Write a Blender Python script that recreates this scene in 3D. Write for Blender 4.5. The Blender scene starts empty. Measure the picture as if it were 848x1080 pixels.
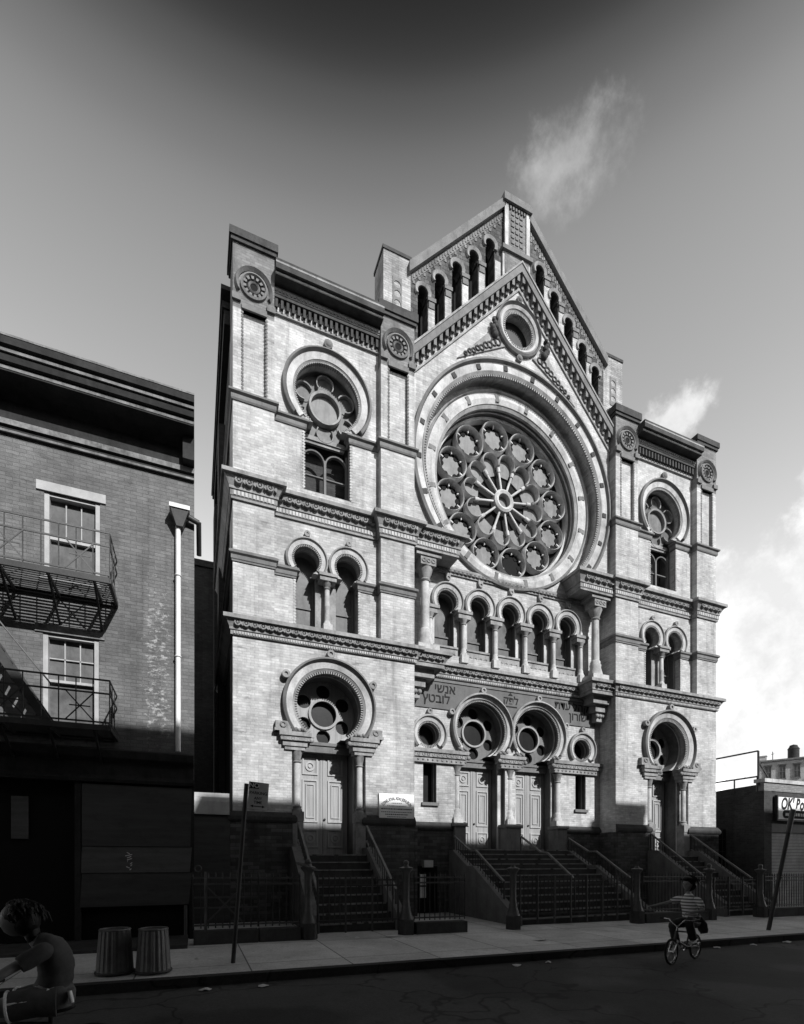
import bpy, bmesh, math, random
from math import sin, cos, pi, radians, sqrt, asin, atan2
from mathutils import Vector, Matrix
from mathutils.geometry import tessellate_polygon
random.seed(11)
scene = bpy.context.scene
COL = scene.collection

# ------------------------------------------------------------------ materials
def newmat(name):
    m = bpy.data.materials.new(name); m.use_nodes = True
    nt = m.node_tree; b = nt.nodes['Principled BSDF']
    return m, nt, b
def N(nt, t, **kw):
    n = nt.nodes.new(t)
    for k, v in kw.items():
        if k in n.inputs: n.inputs[k].default_value = v
        else: setattr(n, k, v)
    return n
def L(nt, a, b): nt.links.new(a, b)
def grey(v): return (v, v, v, 1)
def noise(nt, vec, scale, detail=4, rough=.6):
    n = N(nt, 'ShaderNodeTexNoise'); n.inputs['Scale'].default_value = scale
    n.inputs['Detail'].default_value = detail; n.inputs['Roughness'].default_value = rough
    if vec is not None: L(nt, vec, n.inputs['Vector'])
    return n.outputs['Fac']
def ramp(nt, fac, a, b, v0, v1):
    r = N(nt, 'ShaderNodeMapRange'); r.inputs['From Min'].default_value = a; r.inputs['From Max'].default_value = b
    r.inputs['To Min'].default_value = v0; r.inputs['To Max'].default_value = v1
    L(nt, fac, r.inputs['Value']); return r.outputs['Result']
def mul(nt, a, b):
    m = N(nt, 'ShaderNodeMath', operation='MULTIPLY'); L(nt, a, m.inputs[0]); L(nt, b, m.inputs[1]); return m.outputs[0]
def wallvec(nt):
    g = N(nt, 'ShaderNodeNewGeometry'); s = N(nt, 'ShaderNodeSeparateXYZ'); L(nt, g.outputs['Position'], s.inputs[0])
    a = N(nt, 'ShaderNodeMath', operation='ADD'); L(nt, s.outputs[0], a.inputs[0]); L(nt, s.outputs[1], a.inputs[1])
    c = N(nt, 'ShaderNodeCombineXYZ'); L(nt, a.outputs[0], c.inputs[0]); L(nt, s.outputs[2], c.inputs[1])
    return c.outputs[0], g.outputs['Position'], s
def brick(name, base, var=.12, mortar=.75, blot=.35, bw=.215, rh=.071, patch=0., patchv=.3, bump=.35, bias=0.):
    m, nt, b = newmat(name)
    v, pos, s = wallvec(nt)
    bt = N(nt, 'ShaderNodeTexBrick'); L(nt, v, bt.inputs['Vector'])
    bt.inputs['Scale'].default_value = 1; bt.inputs['Brick Width'].default_value = bw; bt.inputs['Row Height'].default_value = rh
    bt.inputs['Mortar Size'].default_value = .007; bt.inputs['Mortar Smooth'].default_value = .3; bt.inputs['Bias'].default_value = bias
    bt.inputs['Color1'].default_value = grey(base * (1 - var)); bt.inputs['Color2'].default_value = grey(base * (1 + var))
    bt.inputs['Mortar'].default_value = grey(base * mortar)
    f = ramp(nt, noise(nt, pos, .9, 6, .65), .32, .68, 1 - blot, 1 + blot * .45)
    f2 = ramp(nt, noise(nt, pos, 9, 5, .7), .3, .7, .86, 1.12)
    # individual grimy bricks in clusters
    st = N(nt, 'ShaderNodeVectorMath', operation='MULTIPLY'); L(nt, v, st.inputs[0]); st.inputs[1].default_value = (2.2, 9, 1)
    f3 = ramp(nt, noise(nt, st.outputs[0], 1, 3, .6), .60, .72, 1, 1 - patchv * 1.0)
    sk = N(nt, 'ShaderNodeVectorMath', operation='MULTIPLY'); L(nt, v, sk.inputs[0]); sk.inputs[1].default_value = (3.2, .22, 1)
    f5 = ramp(nt, noise(nt, sk.outputs[0], 1, 5, .65), .52, .72, 1, 1 - blot * .9)
    k = mul(nt, mul(nt, mul(nt, f, f2), f3), f5)
    mx = N(nt, 'ShaderNodeVectorMath', operation='SCALE'); L(nt, bt.outputs['Color'], mx.inputs[0]); L(nt, k, mx.inputs['Scale'])
    L(nt, mx.outputs[0], b.inputs['Base Color'])
    b.inputs['Roughness'].default_value = .88; b.inputs['Specular IOR Level'].default_value = .25
    bp = N(nt, 'ShaderNodeBump'); bp.inputs['Strength'].default_value = bump; bp.inputs['Distance'].default_value = .02
    inv = N(nt, 'ShaderNodeMath', operation='SUBTRACT'); inv.inputs[0].default_value = 1; L(nt, bt.outputs['Fac'], inv.inputs[1])
    ad = N(nt, 'ShaderNodeMath', operation='ADD'); L(nt, inv.outputs[0], ad.inputs[0]); L(nt, noise(nt, pos, 30, 4), ad.inputs[1])
    L(nt, ad.outputs[0], bp.inputs['Height']); L(nt, bp.outputs[0], b.inputs['Normal'])
    return m
def stone(name, base, blot=.3, scale=1.6, rough=.85, bump=.2, fine=18, spec=.25, stretch=(1, 1, 1), metallic=0):
    m, nt, b = newmat(name)
    g = N(nt, 'ShaderNodeNewGeometry'); pos = g.outputs['Position']
    if stretch != (1, 1, 1):
        st = N(nt, 'ShaderNodeVectorMath', operation='MULTIPLY'); L(nt, pos, st.inputs[0]); st.inputs[1].default_value = stretch; pos = st.outputs[0]
    f = ramp(nt, noise(nt, pos, scale, 6, .65), .3, .7, 1 - blot, 1 + blot)
    f2 = ramp(nt, noise(nt, pos, fine, 5, .7), .3, .7, 1 - blot * .4, 1 + blot * .4)
    sk = N(nt, 'ShaderNodeVectorMath', operation='MULTIPLY'); L(nt, pos, sk.inputs[0]); sk.inputs[1].default_value = (4.5, 4.5, .7)
    f5 = ramp(nt, noise(nt, sk.outputs[0], 1, 5, .7), .5, .74, 1, 1 - min(.7, blot * 1.3))
    k = mul(nt, mul(nt, f, f2), f5)
    mm = N(nt, 'ShaderNodeMath', operation='MULTIPLY'); mm.inputs[1].default_value = base; L(nt, k, mm.inputs[0])
    c = N(nt, 'ShaderNodeCombineColor'); [L(nt, mm.outputs[0], c.inputs[i]) for i in range(3)]
    L(nt, c.outputs[0], b.inputs['Base Color'])
    b.inputs['Roughness'].default_value = rough; b.inputs['Specular IOR Level'].default_value = spec; b.inputs['Metallic'].default_value = metallic
    bp = N(nt, 'ShaderNodeBump'); bp.inputs['Strength'].default_value = bump; bp.inputs['Distance'].default_value = .015
    L(nt, noise(nt, pos, fine * 1.6, 4), bp.inputs['Height']); L(nt, bp.outputs[0], b.inputs['Normal'])
    return m
M = {}
M['brick'] = brick('cream_brick', .45, .16, .8, .4, patchv=.38)
M['pinnacle'] = brick('weathered_brick', .33, .2, .7, .4, patchv=.5)
M['soot'] = brick('sooty_brick', .18, .22, .8, .4, patchv=.4)
M['plinth'] = brick('plinth_brick', .085, .38, .6, .4, bw=.3, rh=.1, patchv=.45, bump=.6)
M['darkbrick'] = brick('pattern_brick', .085, .45, .6, .3, bw=.16, rh=.12, bump=.8)
M['sidebrick'] = brick('common_brick', .05, .18, .8, .35)
M['house'] = None
M['shop'] = brick('shop_brick', .05, .2, 1.25, .3)
M['shoplight'] = brick('pale_shop_brick', .22, .16, .6, .2)
M['stone'] = stone('light_stone', .41, .34)
M['moulding'] = stone('moulding_stone', .24, .36, 2.2)
M['tracery'] = stone('tracery_stone', .44, .3, 2)
M['reveal'] = stone('shaded_reveal_stone', .1, .3, 2.2)  # shade of the recesses is put into this darker colour
M['brown'] = stone('brown_stone', .15, .25, 2.)
M['panel'] = stone('panel_stone', .12, .16, 2.)
M['dark'] = stone('dark_stone', .05, .35, 2.2)
M['carve'] = stone('carved_stone', .2, .4, 6)
M['letter'] = stone('letter_dark', .02, .2)
M['door'] = stone('grained_door', .27, .22, 1.2, .6, .15, 30, .4, (9, 9, .8))
M['doorpanel'] = stone('panel_wood', .34, .2, 1.2, .6, .15, 30, .4, (9, 9, .8))
M['glass'] = stone('grey_glass', .1, .4, 2.4, .5, .12, 7, .2)
M['paleglass'] = stone('pale_glass', .14, .3, 2.2, .5, .1, 7, .2)
M['darkglass'] = stone('dark_glass', .012, .3, 2, .3, .05, 5, .25)
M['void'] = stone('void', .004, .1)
M['iron'] = stone('black_iron', .03, .3, 4, .55, .1, 20, .4)
M['greyiron'] = stone('grey_iron', .06, .3, 4, .5, .1, 20, .5)
M['rail'] = stone('pale_rail', .16, .3, 4, .5, .1, 20, .4)
M['whitepaint'] = stone('white_paint', .68, .12, 3, .45, .05)
M['frame'] = stone('frame_paint', .36, .15, 3, .5, .05)
M['steps'] = stone('step_stone', .05, .3, 2.5)
M['stepedge'] = stone('worn_step', .2, .3, 5)
M['ply'] = stone('plywood', .05, .22, 1.2, .7, .1, 16, .3, (.5, .5, 7))
M['ply2'] = stone('plywood_pale', .08, .22, 1.2, .7, .1, 16, .3, (.5, .5, 7))
M['cornice'] = stone('cornice_wood', .025, .4, 2)
M['worn'] = stone('worn_paint', .17, .5, 5)
M['zinc'] = stone('zinc', .12, .35, 3, .45, .1, 18, .5, metallic=.3)
M['rubber'] = stone('rubber', .02, .2)
M['chrome'] = stone('chrome', .6, .1, 3, .25, .02, metallic=.8)
M['skin'] = stone('skin', .22, .06, 6, .55, .03)
M['hair'] = stone('hair', .006, .3, 20, .5, .3, 60)
M['denim'] = stone('dark_trousers', .03, .2, 8)
M['jacket'] = stone('jacket_cloth', .05, .2, 8)
M['shirt'] = stone('dark_top', .06, .2, 8)
M['shorts'] = stone('grey_shorts', .09, .2, 8)
M['white'] = stone('white_board', .78, .06, 2, .5, .02)
M['signgrey'] = stone('sign_grey', .5, .12, 3, .45, .03)
M['billboard'] = stone('billboard_face', .74, .05, 1, .6, .02)
M['paper'] = stone('paper', .6, .1)
M['far'] = brick('pale_far_brick', .4, .08, .9, .12)
M['shutter'] = stone('shutter_steel', .55, .2, 2, .5, .05)

def house_mat():
    m = brick('house_brick', .15, .14, .8, .3, patchv=.3, bump=.55)
    nt = m.node_tree; b = nt.nodes['Principled BSDF']
    src = b.inputs['Base Color'].links[0].from_socket
    g = N(nt, 'ShaderNodeNewGeometry'); s = N(nt, 'ShaderNodeSeparateXYZ'); L(nt, g.outputs['Position'], s.inputs[0])
    # flaking old white paint in a vertical strip beside the pipe
    def band(sock, c, w):
        a = N(nt, 'ShaderNodeMath', operation='SUBTRACT'); L(nt, sock, a.inputs[0]); a.inputs[1].default_value = c
        q = N(nt, 'ShaderNodeMath', operation='ABSOLUTE'); L(nt, a.outputs[0], q.inputs[0])
        return ramp(nt, q.outputs[0], w * .4, w, 1, 0)
    bx = band(s.outputs[0], -10.78, .36); bz = band(s.outputs[2], 5.6, 2.6)
    stq = N(nt, 'ShaderNodeVectorMath', operation='MULTIPLY'); L(nt, g.outputs['Position'], stq.inputs[0]); stq.inputs[1].default_value = (1, 1, 1.7); n1 = noise(nt, stq.outputs[0], 8, 8, .78)
    sm = N(nt, 'ShaderNodeMath', operation='MULTIPLY_ADD'); L(nt, mul(nt, bx, bz), sm.inputs[0]); sm.inputs[1].default_value = .15; L(nt, n1, sm.inputs[2])
    fl = ramp(nt, sm.outputs[0], .66, .76, 0, .62)
    mx = N(nt, 'ShaderNodeMix', data_type='RGBA'); L(nt, fl, mx.inputs['Factor']); L(nt, src, mx.inputs[6]); mx.inputs[7].default_value = grey(.5)
    L(nt, mx.outputs[2], b.inputs['Base Color'])
    return m
M['house'] = house_mat()

def ground_mat(name, base, joint=None, blot=.25):
    m, nt, b = newmat(name)
    g = N(nt, 'ShaderNodeNewGeometry'); pos = g.outputs['Position']
    f = ramp(nt, noise(nt, pos, .7, 7, .65), .3, .7, 1 - blot, 1 + blot)
    f2 = ramp(nt, noise(nt, pos, 25, 6, .75), .3, .7, .75, 1.25)
    f4 = ramp(nt, noise(nt, pos, 3.2, 4, .6), .58, .7, 1, .78)
    k = mul(nt, mul(nt, f, f2), f4)
    if not joint:
        wv = N(nt, 'ShaderNodeTexNoise'); wv.inputs['Scale'].default_value = 1.5; L(nt, pos, wv.inputs['Vector'])
        wa = N(nt, 'ShaderNodeVectorMath', operation='ADD'); L(nt, pos, wa.inputs[0]); L(nt, wv.outputs['Color'], wa.inputs[1])
        vo = N(nt, 'ShaderNodeTexVoronoi', feature='DISTANCE_TO_EDGE'); vo.inputs['Scale'].default_value = .42; L(nt, wa.outputs[0], vo.inputs['Vector'])
        k = mul(nt, k, ramp(nt, vo.outputs['Distance'], .003, .014, .45, 1))
        k = mul(nt, k, ramp(nt, noise(nt, pos, .35, 2, .5), .5, .56, .8, 1.2))
    if joint:
        bt = N(nt, 'ShaderNodeTexBrick'); L(nt, pos, bt.inputs['Vector']); bt.offset = 0
        bt.inputs['Scale'].default_value = 1; bt.inputs['Brick Width'].default_value = joint[0]; bt.inputs['Row Height'].default_value = joint[1]
        bt.inputs['Mortar Size'].default_value = .012; bt.inputs['Color1'].default_value = grey(.88); bt.inputs['Color2'].default_value = grey(1.1); bt.inputs['Mortar'].default_value = grey(.3)
        sp = N(nt, 'ShaderNodeSeparateColor'); L(nt, bt.outputs['Color'], sp.inputs[0])
        k = mul(nt, k, sp.outputs[0])
    mm = N(nt, 'ShaderNodeMath', operation='MULTIPLY'); mm.inputs[1].default_value = base; L(nt, k, mm.inputs[0])
    c = N(nt, 'ShaderNodeCombineColor'); [L(nt, mm.outputs[0], c.inputs[i]) for i in range(3)]
    L(nt, c.outputs[0], b.inputs['Base Color']); b.inputs['Roughness'].default_value = .9; b.inputs['Specular IOR Level'].default_value = .2
    bp = N(nt, 'ShaderNodeBump'); bp.inputs['Strength'].default_value = .4; bp.inputs['Distance'].default_value = .01
    L(nt, noise(nt, pos, 60, 4), bp.inputs['Height']); L(nt, bp.outputs[0], b.inputs['Normal'])
    return m
M['sidewalk'] = ground_mat('concrete_flags', .52, (1.55, 1.9))
M['asphalt'] = ground_mat('asphalt', .05)
M['curb'] = ground_mat('curb_stone', .03)

def stripe_mat():
    m, nt, b = newmat('striped_jersey')
    tc = N(nt, 'ShaderNodeTexCoord'); s = N(nt, 'ShaderNodeSeparateXYZ'); L(nt, tc.outputs['Object'], s.inputs[0])
    w = N(nt, 'ShaderNodeMath', operation='MULTIPLY'); L(nt, s.outputs[2], w.inputs[0]); w.inputs[1].default_value = 110
    q = N(nt, 'ShaderNodeMath', operation='SINE'); L(nt, w.outputs[0], q.inputs[0])
    v = ramp(nt, q.outputs[0], -.5, .2, .12, .75)
    c = N(nt, 'ShaderNodeCombineColor'); [L(nt, v, c.inputs[i]) for i in range(3)]
    L(nt, c.outputs[0], b.inputs['Base Color']); b.inputs['Roughness'].default_value = .9
    return m
M['stripe'] = stripe_mat()

# ------------------------------------------------------------------ mesh builder
ROOTLOC = {}
class MB:
    def __init__(s): s.v = []; s.f = []; s.sm = []
    def add(s, vs, fs, smooth=False):
        o = len(s.v); s.v += [tuple(p) for p in vs]
        s.f += [tuple(i + o for i in f) for f in fs]; s.sm += [smooth] * len(fs); return s
    def box(s, x0, x1, y0, y1, z0, z1):
        vs = [(x, y, z) for x in (x0, x1) for y in (y0, y1) for z in (z0, z1)]
        return s.add(vs, [(0, 1, 3, 2), (4, 6, 7, 5), (0, 4, 5, 1), (2, 3, 7, 6), (0, 2, 6, 4), (1, 5, 7, 3)])
    def hexa(s, p):  # 8 points: bottom 4 then top 4
        return s.add(p, [(0, 3, 2, 1), (4, 5, 6, 7), (0, 1, 5, 4), (1, 2, 6, 5), (2, 3, 7, 6), (3, 0, 4, 7)])
    def plate(s, outer, y0, y1, holes=(), swap=None):
        loops = [outer] + list(holes)
        tris = tessellate_polygon([[Vector((x, z, 0)) for x, z in lp] for lp in loops])
        flat = [p for lp in loops for p in lp]; n = len(flat)
        mk = swap or (lambda x, y, z: (x, y, z))
        vs = [mk(x, y0, z) for x, z in flat] + [mk(x, y1, z) for x, z in flat]
        fs = [tuple(t) for t in tris] + [tuple(i + n for i in reversed(t)) for t in tris]
        o = 0
        for lp in loops:
            k = len(lp)
            for i in range(k):
                a, b = o + i, o + (i + 1) % k
                fs.append((a, b, b + n, a + n))
            o += k
        return s.add(vs, fs)
    def ring(s, cx, cz, prof, a0=0, a1=360, n=48, smooth=False):
        full = abs(a1 - a0) >= 359.9; k = len(prof); vs = []; fs = []
        m = n if full else n + 1
        for i in range(m):
            a = radians(a0 + (a1 - a0) * i / n)
            vs += [(cx + r * cos(a), y, cz + r * sin(a)) for r, y in prof]
        for i in range(n):
            j = (i + 1) % m
            for q in range(k):
                w = (q + 1) % k
                fs.append((i * k + q, j * k + q, j * k + w, i * k + w))
        if not full:
            fs.append(tuple(range(k))); fs.append(tuple((m - 1) * k + q for q in reversed(range(k))))
        return s.add(vs, fs, smooth)
    def teeth(s, cx, cz, r0, r1, y0, y1, a0, a1, n, fill=.55):
        for i in range(n):
            a = a0 + (a1 - a0) * i / n; b = a + (a1 - a0) / n * fill
            s.ring(cx, cz, [(r0, y0), (r1, y0), (r1, y1), (r0, y1)], a, b, 1)
        return s
    def disc(s, cx, cz, r, y0, y1, n=32):
        return s.plate([(cx + r * cos(2 * pi * i / n), cz + r * sin(2 * pi * i / n)) for i in range(n)], y0, y1)
    def mould(s, path, prof):
        k = len(prof); vs = []; fs = []; n = len(path)
        def nrm(a, b):
            dx, dy = b[0] - a[0], b[1] - a[1]; l = sqrt(dx * dx + dy * dy); return (dy / l, -dx / l)
        for i in range(n):
            ns = []
            if i > 0: ns.append(nrm(path[i - 1], path[i]))
            if i < n - 1: ns.append(nrm(path[i], path[i + 1]))
            if len(ns) == 2:
                d = 1 + ns[0][0] * ns[1][0] + ns[0][1] * ns[1][1]
                o = ((ns[0][0] + ns[1][0]) / d, (ns[0][1] + ns[1][1]) / d) if d > .05 else ns[0]
            else: o = ns[0]
            vs += [(path[i][0] + o[0] * u, path[i][1] + o[1] * u, z) for u, z in prof]
        for i in range(n - 1):
            for q in range(k):
                w = (q + 1) % k
                fs.append((i * k + q, (i + 1) * k + q, (i + 1) * k + w, i * k + w))
        fs.append(tuple(range(k))); fs.append(tuple((n - 1) * k + q for q in reversed(range(k))))
        return s.add(vs, fs)
    def lathe(s, cx, cy, prof, n=14, smooth=True):
        k = len(prof); vs = []; fs = []
        for i in range(n):
            a = 2 * pi * i / n
            vs += [(cx + r * cos(a), cy + r * sin(a), z) for r, z in prof]
        for i in range(n):
            j = (i + 1) % n
            for q in range(k - 1): fs.append((i * k + q, j * k + q, j * k + q + 1, i * k + q + 1))
        s.add(vs, fs, smooth)
        o = len(s.v) - n * k
        s.f += [tuple(o + i * k + k - 1 for i in range(n)), tuple(o + i * k for i in reversed(range(n)))]; s.sm += [False, False]
        return s
    def tube(s, p, q, r, n=8, r2=None, smooth=True):
        p, q = Vector(p), Vector(q); d = (q - p)
        if d.length < 1e-6: return s
        d.normalize(); u = d.orthogonal().normalized(); w = d.cross(u); r2 = r if r2 is None else r2
        vs = []
        for i in range(n):
            a = 2 * pi * i / n + pi / n; e = u * cos(a) + w * sin(a)
            vs += [p + e * r, q + e * r2]
        fs = [(2 * i, 2 * ((i + 1) % n), 2 * ((i + 1) % n) + 1, 2 * i + 1) for i in range(n)]
        s.add(vs, fs, smooth)
        o = len(s.v) - 2 * n
        s.f += [tuple(o + 2 * i for i in reversed(range(n))), tuple(o + 2 * i + 1 for i in range(n))]; s.sm += [False, False]
        return s
    def poly(s, pts, r, n=8):
        for a, b in zip(pts, pts[1:]): s.tube(a, b, r, n)
        return s
    def bar(s, p, q, w, h):  # rectangular bar between points, upright
        p, q = Vector(p), Vector(q); d = (q - p).normalized(); up = Vector((0, 0, 1))
        if abs(d.z) > .95: up = Vector((0, 1, 0))
        sd = d.cross(up).normalized() * w / 2; u = sd.cross(d).normalized() * h / 2
        return s.hexa([p - sd - u, p + sd - u, p + sd + u, p - sd + u, q - sd - u, q + sd - u, q + sd + u, q - sd + u])
    def torus(s, c, R, r, axis='y', n=28, m=8):
        vs = []; fs = []
        for i in range(n):
            a = 2 * pi * i / n
            for j in range(m):
                b = 2 * pi * j / m; rr = R + r * cos(b); h = r * sin(b)
                p = (rr * cos(a), h, rr * sin(a)) if axis == 'y' else (rr * cos(a), rr * sin(a), h)
                vs.append((c[0] + p[0], c[1] + p[1], c[2] + p[2]))
        for i in range(n):
            for j in range(m):
                fs.append((i * m + j, ((i + 1) % n) * m + j, ((i + 1) % n) * m + (j + 1) % m, i * m + (j + 1) % m))
        return s.add(vs, fs, True)
    def ball(s, c, r, n=12, m=8, sc=(1, 1, 1)):
        vs = [(c[0], c[1], c[2] - r * sc[2])]
        for j in range(1, m):
            b = -pi / 2 + pi * j / m
            vs += [(c[0] + sc[0] * r * cos(b) * cos(2 * pi * i / n), c[1] + sc[1] * r * cos(b) * sin(2 * pi * i / n), c[2] + sc[2] * r * sin(b)) for i in range(n)]
        vs.append((c[0], c[1], c[2] + r * sc[2])); fs = []
        for i in range(n):
            fs.append((0, 1 + (i + 1) % n, 1 + i)); t = 1 + (m - 2) * n
            fs.append((t + i, t + (i + 1) % n, len(vs) - 1))
            for j in range(m - 2):
                a = 1 + j * n
                fs.append((a + i, a + (i + 1) % n, a + n + (i + 1) % n, a + n + i))
        return s.add(vs, fs, True)
    def xf(s, fn): s.v = [tuple(fn(Vector(p))) for p in s.v]; return s
    def build(s, name, mat, parent=None):
        me = bpy.data.meshes.new(name)
        root = parent
        while root is not None and root.parent is not None: root = root.parent
        off = ROOTLOC.get(root.name, (0, 0, 0)) if root is not None else (0, 0, 0)
        me.from_pydata([(p[0] - off[0], p[1] - off[1], p[2] - off[2]) for p in s.v], [], s.f)
        me.polygons.foreach_set('use_smooth', s.sm); me.update()
        bm = bmesh.new(); bm.from_mesh(me); bmesh.ops.recalc_face_normals(bm, faces=bm.faces); bm.to_mesh(me); bm.free()
        if any(s.sm): me.set_sharp_from_angle(angle=radians(50))
        me.materials.append(mat)
        o = bpy.data.objects.new(name, me); COL.objects.link(o)
        if parent is not None: o.parent = parent
        return o
def build_each(mb, name, mat, parent, eps=.004):
    """link every separate piece collected in mb as an object of its own"""
    n = len(mb.v); par = list(range(n))
    def find(i):
        while par[i] != i: par[i] = par[par[i]]; i = par[i]
        return i
    for f in mb.f:
        for i in f[1:]: par[find(i)] = find(f[0])
    bb = {}
    for i, p in enumerate(mb.v):
        r = find(i); q = bb.setdefault(r, [list(p), list(p)])
        for k in range(3): q[0][k] = min(q[0][k], p[k]); q[1][k] = max(q[1][k], p[k])
    cl = {r: r for r in bb}
    def cf(r):
        while cl[r] != r: r = cl[r]
        return r
    ks = list(bb)
    for i, a in enumerate(ks):
        for b in ks[i + 1:]:
            if all(bb[a][0][k] <= bb[b][1][k] + eps and bb[b][0][k] <= bb[a][1][k] + eps for k in range(3)): cl[cf(a)] = cf(b)
    groups = {}
    for f, sm in zip(mb.f, mb.sm): groups.setdefault(cf(find(f[0])), []).append((f, sm))
    out = []
    for g in groups.values():
        m = MB(); mp = {}
        for f, sm in g:
            for i in f:
                if i not in mp: mp[i] = len(m.v); m.v.append(mb.v[i])
            m.f.append(tuple(mp[i] for i in f)); m.sm.append(sm)
        out.append(m.build(name, mat, parent))
    return out
def tag(o, label, cat, group=None):
    o['label'] = label; o['category'] = cat
    if group: o['group'] = group
    return o
def thing(name, label, cat, loc=(0, 0, 0), group=None):
    o = bpy.data.objects.new(name, None); COL.objects.link(o); o.location = loc; o.empty_display_size = .2
    ROOTLOC[o.name] = loc; return tag(o, label, cat, group)
def struct(o): o['kind'] = 'structure'; return o
def circ(cx, cz, r, n=40): return [(cx + r * cos(2 * pi * i / n), cz + r * sin(2 * pi * i / n)) for i in range(n)]
def rect(x0, x1, z0, z1): return [(x0, z0), (x1, z0), (x1, z1), (x0, z1)]
def keypts(cx, cz, r, w, zb, zi, n=40):  # keyhole from right bottom, over the arch, to left bottom
    a0 = asin(max(-1, (zi - cz) / r)); xi = r * cos(a0); p = [(cx + w, zb), (cx + w, zi)]
    for i in range(n + 1):
        a = a0 + (pi - 2 * a0) * i / n
        q = (cx + r * cos(a), cz + r * sin(a))
        if i == 0 and abs(q[0] - p[-1][0]) < 1e-4: continue
        p.append(q)
    if abs(p[-1][0] - (cx - w)) > 1e-4: p.append((cx - w, zi))
    p.append((cx - w, zb)); return p
def text(body, size, mat, name, parent, place, depth=.01, rtl=False, font_w=None):
    cu = bpy.data.curves.new('t', 'FONT'); cu.body = body; cu.size = size; cu.extrude = depth; cu.align_x = 'CENTER'; cu.align_y = 'CENTER'
    if font_w: cu.offset = font_w
    ob = bpy.data.objects.new('t', cu); COL.objects.link(ob)
    dg = bpy.context.evaluated_depsgraph_get(); me = bpy.data.meshes.new_from_object(ob.evaluated_get(dg))
    bpy.data.objects.remove(ob); mb = MB()
    mb.add([place(v.co) for v in me.vertices], [tuple(p.vertices) for p in me.polygons])
    bpy.data.meshes.remove(me)
    return mb
def gz(x): return -.0105 * (x + 8)   # the street falls gently to the right

# ------------------------------------------------------------------ the ground
def slab(name, x0, x1, y0, y1, top, bot, mat):
    mb = MB(); n = 24
    xs = [x0 + (x1 - x0) * i / n for i in range(n + 1)]
    vs = [(x, y, gz(x) + t) for x in xs for y, t in ((y0, bot), (y1, bot), (y1, top), (y0, top))]
    fs = []
    for i in range(n):
        for q in range(4):
            w = (q + 1) % 4; fs.append((i * 4 + q, (i + 1) * 4 + q, (i + 1) * 4 + w, i * 4 + w))
    fs += [(0, 1, 2, 3), (n * 4 + 3, n * 4 + 2, n * 4 + 1, n * 4)]
    mb.add(vs, fs); return struct(mb.build(name, mat))
mb = MB(); mb.add([(-300, -300, gz(-300) - .6), (300, -300, gz(300) - .6), (300, 400, gz(300) - .6), (-300, 400, gz(-300) - .6)], [(0, 1, 2, 3)])
struct(mb.build('ground', M['asphalt']))
slab('road', -90, 120, -15.4, -6.45, -.13, -.5, M['asphalt'])
slab('sidewalk', -90, 120, -6.28, 1.0, 0, -.5, M['sidewalk'])
slab('curb', -90, 120, -6.45, -6.282, .004, -.5, M['curb'])
slab('far_sidewalk', -90, 120, -21, -15.4, 0, -.5, M['sidewalk'])

# ------------------------------------------------------------------ the synagogue
SY = thing('synagogue', 'tall cream brick synagogue with a great round rose window under a steep gable', 'synagogue')
P0, P1, P2, P3 = 3.95, 5.02, 8.08, 9.15
WC = 6.55
YW, YC, YU, YA = .24, .8, .32, .5
RZ = 14.28
def mir(path, s): return path if s < 0 else [(-x, y) for x, y in reversed(path)]

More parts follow.
